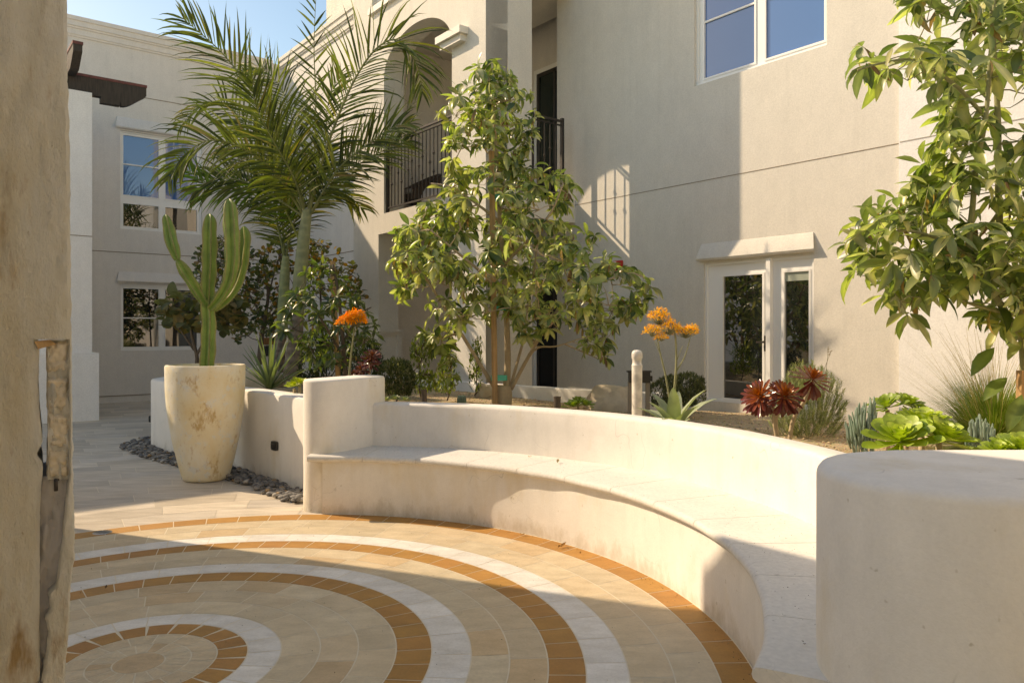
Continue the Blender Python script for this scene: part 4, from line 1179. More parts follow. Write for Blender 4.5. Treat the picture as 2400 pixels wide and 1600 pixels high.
def ringed_trunk(px, Y, widths, name, parent, c1, c2, ringpx=9, bulge=.03):
    m_ = MB(); pts = []; rad = []
    for i in range(len(px)-1):
        n_ = 14
        for k in range(n_):
            t = k/n_; x = px[i][0]+(px[i+1][0]-px[i][0])*t; y = px[i][1]+(px[i+1][1]-px[i][1])*t
            w = widths[i]+(widths[i+1]-widths[i])*t; pts.append(P(x, y, Y)); rad.append(w*Y/F/2)
    pts.append(P(*px[-1], Y)); rad.append(widths[-1]*Y/F/2)
    rad = [r_*(1+bulge*math.sin(i*1.7)) for i, r_ in enumerate(rad)]
    m_.tube(pts, rad, 14, c1)
    k = 14; cs = []
    for i in range(len(pts)):
        f = .5+.5*math.sin(i*1.7); a = Vector(c1).lerp(Vector(c2), f)
        for q in range(k): cs.append(tuple(a*(1+.25*noise.noise(Vector((q*.7, i*.9, 2))))))
    m_.c = cs; return m_.build(name, M['pebble'] if name == 'trunk' else M['cactus'], parent)
PA = 10.9; p1b = Vector(((688-CX)*PA/F, PA, .8))
palm1 = empty('king_palm', p1b, 'tallest palm with feathery arching fronds and pale ringed trunk', 'palm', 'palms in the planter')
ringed_trunk([(684,960),(686,880),(692,800),(697,735)], PA, [50,44,34,30], 'trunk', palm1, (.30,.24,.18), (.20,.15,.11))
ringed_trunk([(697,738),(704,640),(712,560),(720,490)], PA, [31,31,28,22], 'crownshaft', palm1, (.22,.25,.13), (.27,.29,.16), bulge=.008)
PG = [(.10,.13,.03),(.14,.17,.04),(.07,.095,.025),(.19,.21,.06),(.05,.07,.02)]
fr1 = [
 ([(716,500),(675,379),(627,262),(565,179),(510,114),(430,45)], [0,-.2,-.4,-.6,-.7,-.8], 46, .62, .55, (1,1)),
 ([(714,500),(660,400),(600,330),(548,262),(505,238),(455,262),(420,300)], [0,.2,.4,.6,.7,.8,.85], 44, .5, .7, (1,1)),
 ([(712,505),(640,400),(560,345),(490,330),(430,365),(395,420)], [0,-.3,-.6,-.9,-1.0,-1.1], 46, .55, .8, (1,1)),
 ([(722,500),(735,380),(740,240),(736,110),(742,-40)], [0,0,0,0,.0], 26, .30, .15, (.6,.6)),
 ([(724,500),(752,390),(790,280),(835,180),(885,112),(935,95),(975,150),(990,215)], [0,-.1,-.2,-.3,-.4,-.5,-.5,-.5], 58, .62, .65, (1,1)),
 ([(726,505),(780,430),(850,380),(915,345),(960,330)], [0,.3,.6,.8,1.0], 40, .5, .5, (1,1)),
 ([(716,505),(700,400),(690,300),(660,210),(610,160),(560,170)], [0,.4,.8,1.1,1.4,1.6], 44, .55, .6, (1,1)),
 ([(712,508),(640,460),(570,425),(500,420),(450,455)], [0,.2,.4,.5,.6], 44, .5, .8, (1,1)),
 ([(724,508),(790,400),(860,340),(920,300),(960,290)], [0,-.2,-.4,-.5,-.5], 44, .5, .5, (1,1)),
 ([(716,505),(690,420),(640,330),(600,250),(590,190)], [0,-.3,-.6,-.8,-.9], 40, .5, .5, (1,1)),
 ([(722,505),(735,420),(760,330),(770,240),(800,170)], [0,.3,.6,.9,1.0], 40, .5, .5, (1,1)),
]
for i, (px, dy, nl, L_, hg, sb) in enumerate(fr1):
    frond(px, PA, dy, nl, L_, 100+i, palm1, hang=hg, dead=.04 if i in (2, 8) else .01, side_bias=sb, cols=PG+[(.12,.16,.05)], rad=.024 if i in (4,0) else .018, rc=(.27,.28,.13))
PB2 = 11.2
palm2 = empty('king_palm', Vector(((652-CX)*PB2/F, PB2, .8)), 'shorter palm with swollen green shaft just left of the tallest palm', 'palm', 'palms in the planter')
ringed_trunk([(640,960),(646,900),(655,830),(660,780)], PB2, [35,31,27,24], 'trunk', palm2, (.27,.21,.16), (.17,.13,.10))
ringed_trunk([(660,785),(664,720),(667,650),(670,600)], PB2, [26,26,23,16], 'crownshaft', palm2, (.20,.25,.12), (.24,.28,.14), bulge=.008)
fr2 = [
 ([(668,615),(648,520),(612,420),(570,360),(520,345)], [0,.1,.3,.4,.5], 38, .48, .6),
 ([(668,615),(690,520),(740,460),(800,450),(850,490)], [0,.3,.6,.8,.9], 38, .48, .7),
 ([(668,615),(660,500),(650,400),(630,300)], [0,.4,.7,.9], 36, .5, .4),
]
for i, (px, dy, nl, L_, hg) in enumerate(fr2):
    frond(px, PB2, dy, nl, L_, 200+i, palm2, hang=hg, dead=.03, cols=PG, rc=(.22,.25,.11))
frond([(700,560),(640,440),(600,440),(500,440),(440,400),(410,395)], PB2, [0,.1,.2,.2,.2,.2], 40, .45, 250, palm1, hang=.8, cols=[(.12,.22,.03),(.10,.20,.03)])

# ---------------- leafy shrubs and small trees built from photo outlines
def leafmass(name, label, cat, poly, Y, depth, n, L, W, cols, seed, mat='leafd', group=None, trunk=None, bark='barkd', shape=None, droop=.5, twiggy=0, base=None, rib=True, upb=.4):
    random.seed(seed); b = base or (sum(p[0] for p in poly)/len(poly), 0)
    org = onbed(b[0], Y); root = empty(name, org, label, cat, group)
    m_ = MB(); xs = [p[0] for p in poly]; ys_ = [p[1] for p in poly]; pts = []
    while len(pts) < n:
        x, y = random.uniform(min(xs), max(xs)), random.uniform(min(ys_), max(ys_))
        if not inpoly(x, y, poly): continue
        if noise.noise(Vector((x*.025, y*.025, seed))) < -.28 and random.random() < .8: continue
        a, c_ = span(y, poly); t = (x-(a+c_)/2)/max(1, (c_-a)/2)
        dy = random.uniform(-1, 1)*depth*math.sqrt(max(0, 1-t*t)); p = P(x, y, Y+dy)
        if p.z < zg(p.x, p.y)+.01: p.z = zg(p.x, p.y)+random.random()*.1
        pts.append(p)
        out = (p-Vector((org.x, org.y, p.z-.3))).normalized()
        d = (out*.6+rv(.6)+Vector((0,0,upb))).normalized()
        c = random.choice(cols); v = random.uniform(.7,1.3)
        m_.leaf(p, d, Vector((0,0,1))+rv(.3), L*random.uniform(.6,1.2), W*random.uniform(.7,1.2), droop*random.uniform(.3,1.4), random.uniform(.1,.4), tuple(q*v for q in c), shape=shape, rib=rib)
    m_.build('foliage', M[mat], root)
    t_ = MB(); sk = []
    if trunk:
        for (px, r0, r1) in trunk: sk += branch(t_, px, Y, r0, r1)
    else: sk = [org+Vector((0,0,.02))]
    if twiggy:
        for k in range(twiggy):
            p = random.choice(pts); q = min(sk, key=lambda s_: (s_-p).length)
            pth = curve(q, p, 0, 4, .03*(p-q).length); t_.tube(pth, [.008*(1-.7*i/4)+.001 for i in range(5)], 4); sk += pth[1:-1]
    if t_.v: t_.build('trunk', M[bark], root)
    return root
ROUND = [(0,.1),(.2,.75),(.5,1),(.8,.75),(1,.1)]
leafmass('orchid_tree', 'small dark twiggy tree with yellowing round leaves left of the palms', 'tree',
  [(500,560),(560,545),(600,600),(650,560),(680,560),(690,640),(660,700),(640,800),(590,780),(560,810),(520,770),(450,640),(460,590)], 12.2, .8, 1500, .09, .075,
  [(.05,.08,.02),(.065,.10,.025),(.035,.06,.018),(.12,.13,.03),(.20,.12,.02),(.045,.07,.02)], 31, 'leafd', None,
  [([(603,1000),(606,880),(612,800),(622,740),(628,680),(610,600)], .055, .015), ([(618,770),(650,720),(690,670)], .02,.008), ([(620,750),(590,700),(560,650)], .025,.008), ([(624,720),(640,650),(655,600)], .02,.006)], 'barkd', ROUND, .4, 260, (606,0))
leafmass('orchid_tree', 'orange-tinged leafy tree behind the shorter timber stake', 'tree',
  [(700,570),(760,560),(800,600),(830,620),(860,700),(800,720),(740,690),(700,650)], 12.4, .5, 420, .09, .075,
  [(.16,.15,.03),(.28,.16,.02),(.10,.12,.03),(.07,.09,.02)], 32, 'leafd', None, [([(762,1000),(760,880),(755,760),(750,650),(760,580)], .03,.01)], 'barkd', ROUND, .4, 60, (760,0))
BIG = [(0,.3),(.2,.95),(.45,1.0),(.7,.8),(.9,.4),(1,.08)]
leafmass('felt_plant', 'shrub with big felty olive-brown leaves behind the cactus stem', 'shrub',
  [(380,760),(388,700),(430,680),(480,690),(530,700),(565,720),(570,770),(540,790),(480,780),(420,785)], 9.9, .4, 230, .17, .13,
  [(.17,.15,.07),(.13,.14,.07),(.22,.17,.08),(.10,.12,.06)], 33, 'soft', None, [([(455,900),(462,840),(450,790),(445,740)], .035,.012), ([(462,830),(490,780),(520,740)], .02,.01), ([(455,820),(420,770)], .018,.008)], 'barkd', BIG, .9, 20, (458,0), rib=False)
# second young tree with stake
y2 = 8.5; t2 = empty('young_broadleaf_tree', onbed(800, y2), 'smaller darker broadleaf tree tied to a slim stake left of the balcony', 'tree')
m_ = MB(); sk = branch(m_, [(812,930),(808,850),(800,760),(792,680),(780,620)], y2, .03, .012)
sk += branch(m_, [(808,840),(760,760),(720,700),(680,690)], y2, .016,.007,[0,-.1,-.1,-.1]); sk += branch(m_, [(805,800),(840,740),(870,720)], y2, .014,.006,[0,-.1,-.2]); m_.build('trunk', M['barkd'], t2)
crown_tree(t2, [(720,620),(760,600),(790,650),(850,680),(880,730),(890,780),(870,860),(800,850),(740,860),(700,800),(650,770),(680,700)], y2, .9, 105, 8, .16, .052,
  [(.06,.10,.025),(.085,.13,.03),(.045,.075,.02),(.12,.15,.04)], sk, 'barkd', .008, 41, .9, .03, maxdepth=.6)
s2 = empty('timber_stake', onbed(785, y2+.3), 'slim orange timber stake among leaves left of the balcony', 'stake', 'timber tree stakes')
m_ = MB(); post(m_, P(796,960,y2+.3), P(779,612,y2+.3), .05); m_.build('post', M['stake'], s2, smooth=False)

# boxy upright shrubs
SH = [(.10,.16,.03),(.14,.20,.035),(.075,.12,.025),(.17,.22,.05)]
leafmass('upright_shrub', 'bright green upright shrub right of the left bench pillar', 'shrub', [(965,800),(990,775),(1015,800),(1010,850),(1025,920),(975,925),(960,860)], 8.6, .18, 620, .06, .02, SH, 51, 'leafd', 'upright shrubs behind the bench', None, 'barkd', None, .3, 25, (990,0), upb=1.0)
leafmass('upright_shrub', 'loose upright shrub directly left of the central tree base', 'shrub', [(1025,860),(1045,830),(1075,850),(1075,900),(1060,925),(1020,920)], 8.9, .18, 420, .06, .02, SH, 52, 'leafd', 'upright shrubs behind the bench', None, 'barkd', None, .3, 20, (1048,0), upb=1.0)
leafmass('upright_shrub', 'slender light green shrub just left of the tree trunk', 'shrub', [(1098,860),(1110,800),(1128,790),(1130,850),(1125,920),(1100,925)], 9.6, .12, 300, .06, .02, SH, 53, 'leafd', 'upright shrubs behind the bench', None, 'barkd', None, .3, 15, (1113,0), upb=1.0)
leafmass('dark_shrub', 'low dark green shrub behind the left bench pillar', 'shrub', [(885,860),(920,840),(960,850),(975,900),(960,930),(890,930)], 8.2, .3, 3200, .045, .013, [(.05,.075,.03),(.07,.10,.04),(.035,.055,.02),(.16,.17,.10)], 54, 'soft', None, None, 'barkd', None, .3, 8, (925,0), upb=.7)
leafmass('dark_shrub', 'dark feathery shrub at the foot of the palms and small stake', 'shrub', [(700,860),(730,780),(800,760),(880,800),(900,850),(890,900),(700,900)], 9.6, .4, 3200, .08, .016, [(.03,.05,.02),(.045,.07,.025),(.06,.085,.03)], 55, 'soft', None, None, 'barkd', None, .3, 8, (800,0), upb=.8)
leafmass('grey_shrub', 'grey-green shrub beside the garden door behind the tall orange aloe', 'shrub', [(1520,905),(1560,885),(1620,875),(1650,890),(1655,940),(1640,955),(1530,955)], 7.9, .25, 3600, .042, .012, [(.09,.11,.055),(.12,.14,.07),(.06,.08,.04)], 56, 'soft', None, None, 'barkd', None, .3, 8, (1590,0), upb=.8)

# lavender bush
def sprigs(name, label, cat, poly, Y, depth, n, seed, cols, org_px, blade_l=.035, w=.006, per=16, mat='soft', up=.8, stemr=.0022):
    random.seed(seed); org = onbed(org_px, Y); root = empty(name, org, label, cat); m_ = MB(); s_ = MB()
    xs = [p[0] for p in poly]; ys_ = [p[1] for p in poly]; k = 0
    while k < n:
        x, y = random.uniform(min(xs), max(xs)), random.uniform(min(ys_), max(ys_))
        if not inpoly(x, y, poly): continue
        k += 1
        a, c_ = span(y, poly); t = (x-(a+c_)/2)/max(1, (c_-a)/2)
        dy = random.uniform(-1, 1)*depth*math.sqrt(max(0, 1-t*t)); p = P(x, y, Y+dy)
        if p.z < zg(p.x, p.y)+.03: p.z = zg(p.x, p.y)+.03
        d = ((p-org).normalized()+Vector((0,0,up))+rv(.15)).normalized()
        L = random.uniform(.08,.16); q = p-d*L
        s_.tube([q, p], [stemr, stemr*.5], 3, (.2,.2,.12)); c = random.choice(cols); v = random.uniform(.75,1.3); c = tuple(e*v for e in c)
        for i in range(per):
            b = q.lerp(p, .15+.85*i/per); o = rv(1); o = (o-d*o.dot(d)).normalized()
            m_.blade(b, (d*.9+o*.8).normalized(), d+rv(.1), blade_l*random.uniform(.7,1.2), w, .2, c, 2)
    m_.build('foliage', M[mat], root); s_.build('stems', M['barkg'], root); return root
LV = [(.26,.30,.15),(.20,.25,.12),(.32,.34,.19),(.15,.19,.09)]
lav = sprigs('lavender_bush', 'rounded grey-green lavender bush at the right side of the garden door', 'shrub', [(1830,900),(1850,850),(1900,835),(1930,860),(1975,890),(1990,950),(1975,1005),(1850,1015),(1800,990),(1800,940)], 6.6, .32, 620, 61, LV, 1890)
m_ = MB(); random.seed(3)
for (x0,y0,x1,y1) in ((1930,870,1948,822),(1935,880,1942,815),(1880,870,1868,838),(1932,1000,1928,985)):
    m_ = MB(); a = P(x0,y0,6.5); b = P(x1,y1,6.5); m_.tube([a,b],[.002,.0015],4,(.2,.18,.1))
    for k in range(14): m_.blade(b+(a-b)*.02*k, rv(1)+Vector((0,0,1)), rv(1), .018, .008, .1, (.30,.24,.22), 2)
    m_.build('flower_spike', M['soft'], lav)

# fine grass clump
random.seed(71); gy = 5.7; go = onbed(2330, gy)
gr = empty('grass_clump', go, 'wispy green ornamental grass clump in front of the pale right wall', 'grass clump')
m_ = MB()
for k in range(3400):
    a = random.uniform(0, 2*PI); tilt = abs(random.gauss(0, .75))
    d = Vector((math.cos(a)*math.sin(tilt), math.sin(a)*math.sin(tilt), max(.15, math.cos(tilt))))
    L = random.uniform(.45,.78); c = random.choice([(.13,.21,.05),(.17,.25,.07),(.09,.16,.04),(.20,.24,.09)])
    p = go+Vector((math.cos(a), math.sin(a), 0))*random.uniform(0,.12)
    m_.blade(p, d, Vector((0,0,1)), L, .006, random.uniform(.4,1.5), c, 6)
m_.build('blades', M['soft'], gr)
m_ = MB()
for k in range(240):
    a = random.uniform(0, 2*PI); tilt = random.uniform(.15, 1.05)
    d = Vector((math.cos(a)*math.sin(tilt), math.sin(a)*math.sin(tilt), math.cos(tilt)))
    m_.blade(go+rv(.04), d, Vector((0,0,1)), random.uniform(.75,1.15), .0042, random.uniform(.1,.7), (.34,.28,.19), 6, .6)
m_.build('seed_stalks', M['soft'], gr)

# strappy rosette plants
def strappy(name, label, cat, px, Y, n, L, W, cols, seed, tilt=(.2,1.2), bend=(.2,.7), fold=.5, mat='succ', dz=0, shape=None, thick=True):
    random.seed(seed); o = onbed(px, Y); o.z += dz; root = empty(name, o, label, cat); m_ = MB()
    shape = shape or [(0,.7),(.15,.95),(.4,1),(.7,.7),(.9,.3),(1,.02)]
    for k in range(n):
        a = k*2.4+random.uniform(-.2,.2); t = tilt[0]+(tilt[1]-tilt[0])*(1-k/n)+random.uniform(-.1,.1)
        d = Vector((math.cos(a)*math.sin(t), math.sin(a)*math.sin(t), math.cos(t)))
        c = random.choice(cols); v = random.uniform(.85,1.2)
        m_.leaf(o+d*.01, d, Vector((0,0,1)), L*random.uniform(.75,1.1), W, random.uniform(*bend), fold, tuple(q*v for q in c), shape=shape, rib=False)
        m_.leaf(o+d*.01-Vector((0,0,.008)), d, Vector((0,0,1)), L*random.uniform(.74,.76), W*.8, random.uniform(*bend)*.5, fold, tuple(q*v*.9 for q in c), shape=shape, rib=False) if False else None
    m_.build('leaves', M[mat], root); return root
strappy('agave', 'spiky grey-green agave between cactus pot and left bench pillar', 'agave', 632, 8.6, 34, .66, .036, [(.17,.23,.13),(.13,.19,.10),(.20,.26,.14)], 81, (.1,1.05), (.05,.35), .5, dz=.02)
AL = [(.27,.33,.24),(.32,.38,.28),(.21,.27,.19)]
al1 = strappy('coral_aloe', 'broad grey-leaved aloe with open branching orange flower head near the garden door', 'aloe', 1580, 5.75, 16, .44, .105, AL, 82, (.25,1.5), (.1,.9), .4, dz=.10)
al2 = strappy('coral_aloe', 'small aloe with dense orange flower cluster behind the left bench pillar', 'aloe', 820, 7.6, 12, .22, .07, AL, 83, (.3,1.35), (.1,.6), .45)
def panicle(root, stems, heads, Y, seed, dens, size, cols, drop=.0):
    random.seed(seed); s_ = MB(); f_ = MB()
    for px, r0, r1 in stems: branch(s_, px, Y, r0, r1, c=(.34,.30,.18), seg=6)
    for (x, y, rx, ry, n) in heads:
        c0 = P(x, y, Y)
        for k in range(n):
            u = rv(1); u.normalize(); rr = random.random()**.33; s1 = rx*Y/F; s2 = ry*Y/F
            p = c0+Vector((u.x*s1*rr, u.y*s1*rr, (abs(u.z)*1.2-.4)*s2*rr))
            dd = Vector((u.x*.5, u.y*.5, -.6 if drop else .25))+rv(.3); dd.normalize()
            c = random.choice(cols); v = random.uniform(.8,1.2)
            L = size*random.uniform(.7,1.2)
            f_.tube([p, p+dd*L*.5, p+dd*L], [size*.08, size*.12, size*.05], 4, tuple(q*v for q in c))
            if k % 3 == 0: s_.tube([c0+Vector((0,0,-s2*.8)), p], [.0018,.001], 3, (.36,.28,.14))
    s_.build('flower_stalk', M['barkg'], root); f_.build('flower_head', M['flower'], root)
OR = [(.95,.60,.08),(.95,.68,.14),(.92,.52,.05)]
panicle(al1, [([(1578,960),(1582,900),(1585,850),(1583,790),(1575,755)], .012,.005), ([(1572,950),(1560,880),(1548,830),(1540,790)], .009,.004), ([(1585,870),(1605,835),(1618,790)], .006,.003), ([(1584,850),(1600,810)], .004,.002), ([(1550,835),(1535,800)], .004,.002)],
  [(1545,742,28,26,260),(1528,775,22,18,150),(1570,768,32,22,240),(1608,778,32,18,220),(1620,770,20,14,90),(1550,790,18,12,90)], 5.75, 9, 1, .021, OR)
panicle(al2, [([(818,885),(822,840),(828,790),(830,765)], .012,.006), ([(828,790),(810,765)], .005,.003), ([(830,780),(845,760)], .005,.003)],
  [(838,745,22,30,380),(812,750,24,18,220),(824,738,18,16,140)], 7.6, 10, 1, .032, [(.95,.40,.02),(.92,.46,.03)], 1)

# aeonium rosettes
SPAT = [(0,.28),(.2,.34),(.45,.62),(.7,1.0),(.88,.92),(.97,.5),(1,.1)]
def rosette(m_, p, axis, n, L, W, inner, outer, flat=1.35, bend=-.35, mat=None, fold=.3):
    axis = axis.normalized(); u = axis.orthogonal().normalized(); v = axis.cross(u)
    for k in range(n):
        t = k/n; a = k*2.39996; tilt = flat*(1-t)**.75+.08
        d = (u*math.cos(a)+v*math.sin(a))*math.sin(tilt)+axis*math.cos(tilt)
        l = L*(1-.62*t)*random.uniform(.9,1.08); c = [outer[i]*(1-t)+inner[i]*t for i in range(3)]; vv = random.uniform(.85,1.18)
        m_.leaf(p+d*L*.04, d, axis, l, W*(1-.45*t), bend*(1-t)+.1, fold, tuple(q*vv for q in c), shape=SPAT, rib=False)
random.seed(91)
ra = empty('red_aeonium', onbed(1830, 5.15), 'dark red aeonium with three glossy rosettes on bare branching stems', 'succulent')
for px in ([(1826,1055),(1815,990),(1812,960),(1795,935),(1785,925)], [(1848,1055),(1855,1000),(1865,970),(1885,940),(1898,905)], [(1822,1030),(1818,985),(1826,960),(1832,935)]):
    m_ = MB(); branch(m_, px, 5.15, .016, .012, c=(.42,.33,.2)); m_.build('stem', M['bark'], ra)
for (x, y, ax, L, dy) in ((1782,928,(-.5,-.55,.55),.135,0),(1838,928,(.1,-.6,.6),.135,-.06),(1903,888,(.3,-.3,.85),.14,0)):
    m_ = MB(); rosette(m_, P(x,y,5.15+dy), Vector(ax), 64, L*1.12, .026, (.42,.12,.02), (.16,.035,.04), 1.8, -.35, fold=.45)
    for k in range(14):
        d = Vector((random.uniform(-1,1), random.uniform(-.5,.3), random.uniform(-1.2,-.5))); m_.leaf(P(x,y+6,5.15+dy), d, Vector((0,-1,.2)), L*.95, .026, .3, .2, (.15,.035,.03), shape=SPAT, rib=False)
    m_.build('rosette', M['red'], ra)
rb2 = empty('red_aeonium', onbed(850, 7.7), 'small dark red aeonium behind the left bench pillar', 'succulent')
for (x, y, L) in ((848,868,.12),(835,880,.10),(866,850,.13),(872,835,.12)):
    m_ = MB(); rosette(m_, P(x,y,7.7), Vector((random.uniform(-.3,.3),-.5,.7)), 34, L, .03, (.22,.07,.03), (.10,.03,.03), 1.7, -.1); m_.build('rosette', M['red'], rb2)
m_ = MB(); branch(m_, [(850,930),(850,870)], 7.7, .012,.01); m_.build('stem', M['bark'], rb2)
m_ = MB(); branch(m_, [(862,930),(868,845)], 7.7, .012,.01); m_.build('stem', M['bark'], rb2)
def gaeo(name, label, parts, Y, org, cols):
    root = empty(name, onbed(org, Y), label, 'succulent', None)
    for (x, y, L, n, ax, W, dy) in parts:
        m_ = MB(); rosette(m_, P(x,y,Y+dy), Vector(ax), n, L, W, cols[1], cols[0], 1.5, -.5, fold=.35); m_.build('rosette', M['succ'], root)
    m_ = MB()
    for (x, y, L, n, ax, W, dy) in parts:
        p = P(x, y+5, Y+dy); m_.tube([Vector((p.x,p.y,zg(p.x,p.y)-.05)), p], [.018,.014], 6)
    m_.build('stem', M['bark'], root); return root
GA = ((.28,.40,.06),(.40,.50,.12))
random.seed(92)
gaeo('green_aeonium', 'largest lime green aeonium rosettes just behind the right bench pillar', [(2110,1035,.20,40,(-.25,-.35,.9),.085,0),(2200,1030,.21,44,(.25,-.3,.9),.09,.05),(2160,1000,.19,36,(0,-.1,1),.085,.2)], 3.85, 2150, GA)
gaeo('green_aeonium', 'darker green aeonium cluster between blue chalk sticks and pale wall', [(2080,955,.15,26,(-.4,-.2,.9),.055,.0),(2125,950,.16,30,(.2,-.2,.9),.06,.1),(2160,975,.15,26,(.3,-.3,.9),.06,0)], 5.2, 2120, ((.17,.27,.045),(.30,.42,.09)))
gaeo('green_aeonium', 'lime green aeonium cut off by the right photo edge above the pillar', [(2392,1058,.15,34,(0,-.2,1),.075,0),(2340,1062,.10,26,(-.2,-.2,1),.05,0)], 3.35, 2380, GA)
gaeo('green_aeonium', 'small green aeonium beside the boulder behind the bench backrest', [(1345,952,.12,26,(-.2,-.2,1),.05,0),(1370,950,.12,26,(.3,-.2,1),.05,0),(1355,940,.10,20,(0,0,1),.045,.1)], 7.4, 1355, ((.20,.30,.05),(.30,.40,.09)))
gaeo('green_aeonium', 'small yellow-green succulent tucked left of the left bench pillar', [(690,905,.11,24,(-.1,-.3,1),.045,0),(702,898,.11,24,(.2,-.2,1),.045,0)], 7.6, 695, ((.34,.42,.04),(.45,.50,.10)))
gaeo('rosette_succulent', 'pale low succulents right of the left bench pillar', [(925,935,.07,18,(0,-.3,1),.035,0),(950,938,.07,18,(0,-.3,1),.035,0),(905,938,.07,18,(0,-.3,1),.035,0)], 7.5, 925, ((.24,.30,.14),(.34,.38,.20)))
def chalk(label, poly, Y, n, seed, org):
    random.seed(seed); root = empty('blue_chalk_sticks', onbed(org, Y), label, 'succulent', 'blue chalk stick succulents'); m_ = MB()
    xs = [p[0] for p in poly]; ys_ = [p[1] for p in poly]; k = 0
    while k < n:
        x, y = random.uniform(min(xs), max(xs)), random.uniform(min(ys_), max(ys_))
        if not inpoly(x, y, poly): continue
        k += 1; p = P(x, y, Y+random.uniform(-.12,.12)); g_ = Vector((p.x*.6+onbed(org,Y).x*.4, p.y, 0)); 
        d = Vector((((x-org)/60)*.35+random.gauss(0,.1), random.gauss(0,.12), 1)).normalized(); L = random.uniform(.09,.15)
        q = p-d*L; b = Vector((d.x*.4,d.y*.4,1))
        v = random.uniform(.8,1.2); r_ = .0055
        m_.tube([q, q+(d*.5+Vector((d.x,0,0))*.4).normalized()*L*.35, q+d*L*.7, p+Vector((0,0,.01)), p+Vector((0,0,.018))], [r_*.8,r_,r_*1.05,r_*.8,r_*.15], 6, (.26*v,.36*v,.31*v))
    m_.build('leaves', M['succ'], root)
chalk('blue chalk sticks at the left side of the lime aeoniums', [(1975,1000),(2010,945),(2050,930),(2060,990),(2045,1035),(2000,1030)], 4.6, 120, 95, 2030)
chalk('blue chalk sticks between lime aeoniums and the grass clump', [(2262,1040),(2275,980),(2300,975),(2330,1000),(2340,1050),(2280,1055)], 4.2, 100, 96, 2300)
chalk('short blue chalk sticks peeking above the middle lime aeonium', [(2085,990),(2110,950),(2150,960),(2160,990),(2110,1000)], 4.7, 45, 97, 2120)

# boulder and odds and ends in the bed
def rock(name, label, x, Y, s, seed, dz=0, group=None):
    random.seed(seed); o = onbed(x, Y); o.z += dz; m_ = MB(); sd = Vector((seed*3.1, 1, 2))
    vs = []
    for v in ico4[0]:
        k = 1+.30*noise.noise(v*.9+sd)+.10*noise.noise(v*2.8+sd)+.03*noise.noise(v*9+sd)
        q = Vector((v.x*s[0], v.y*s[1], v.z*s[2]))*k; vs.append(o+q)
    m_.add(vs, ico4[1]); return tag(m_.build(name, M['rock'], origin=o), label, 'rock', group)
rock('boulder', 'rough tan boulder in the gravel behind the bench left of the vent pipe', 1440, 8.6, (.33,.3,.30), 4, .02, 'garden rocks')
rock('boulder', 'flat reddish rock beside the grass clump near the pale wall', 2220, 6.0, (.22,.18,.12), 9, .03, 'garden rocks')
rock('boulder', 'small pale rock beside the low curb behind the central tree shrubs', 1135, 9.7, (.12,.12,.14), 12, .05, 'garden rocks')
rock('boulder', 'half hidden rock behind the spiky agave', 612, 9.4, (.28,.2,.2), 15, .05, 'garden rocks')
def can(name, label, cat, x, ytop, Y, r, mat, fl=0, group=None):
    o = onbed(x, Y); zt_ = P(x, ytop, Y).z; m_ = MB(); prof = [(r,0),(r,zt_-o.z-.012),(r*1.08,zt_-o.z-.010),(r*1.08,zt_-o.z),(r*.7,zt_-o.z+.001),(r*.66,zt_-o.z-.006),(0,zt_-o.z-.006)]
    if fl:
        prof = [(r,0),(r*.92,zt_-o.z-.006),(r*.85,zt_-o.z),(0,zt_-o.z)]
        m_.lathe(prof, o, 24)
        for k in range(14):
            a = 2*PI*k/14; q = o+Vector((math.cos(a)*r*.97, math.sin(a)*r*.97, .02)); m_.tube([q, q+Vector((-math.cos(a)*r*.06,-math.sin(a)*r*.06,zt_-o.z-.04))], .006, 4)
    else: m_.lathe(prof, o, 24)
    return tag(m_.build(name, mat, origin=o, auto=40), label, cat, group)
brz = plain('bronze_fixture', (.09,.07,.055), .5, .3, var=30)
can('path_light', 'short dark cylindrical light right of the left bench pillar', 'garden light', 994, 913, 7.3, .028, brz, group='well lights behind the bench')
can('path_light', 'short dark cylindrical light between tree trunk and green aeonium', 'garden light', 1306, 929, 7.0, .032, brz, group='well lights behind the bench')
can('valve_cap', 'ribbed green plastic cap left of the tree trunk', 'irrigation cap', 1082, 927, 7.2, .042, M['valve'], 1)
vp = empty('vent_pipe', onbed(1493, 6.9), 'pale capped vent pipe with hooded top rising behind the backrest', 'pipe')
m_ = MB(); b = onbed(1493, 6.9); t = P(1493, 868, 6.9)
m_.tube([b-Vector((0,0,.1)), t], .048, 16); m_.build('pipe', M['pvc'], vp, auto=40)
m_ = MB(); m_.lathe([(.048,0),(.050,.05),(.042,.06),(.042,.10),(.050,.115),(.050,.15),(.046,.17),(.03,.185),(0,.19)], t, 20); m_.build('cap', M['pvc'], vp, auto=40)
eb = empty('electrical_box', onbed(1497, 7.25), 'black outdoor electrical box on grey posts behind the vent pipe', 'electrical box')
m_ = MB(); c = P(1498, 883, 7.25); m_.box((c.x-.10,c.y-.04,c.z-.055),(c.x+.10,c.y+.04,c.z+.055)); m_.box((c.x-.115,c.y-.03,c.z+.045),(c.x+.115,c.y+.05,c.z+.06)); m_.box((c.x+.10,c.y-.02,c.z-.04),(c.x+.125,c.y+.02,c.z+.01)); m_.build('housing', M['black'], eb, smooth=False)
for dx in (-.085, .085):
    m_ = MB(); q = Vector((c.x+dx, c.y+.02, 0)); m_.box((q.x-.02,q.y-.015,zg(q.x,q.y)-.05),(q.x+.02,q.y+.015,c.z-.05)); m_.build('post', plain('grey_post', (.22,.21,.2), .5, .5), eb, smooth=False)

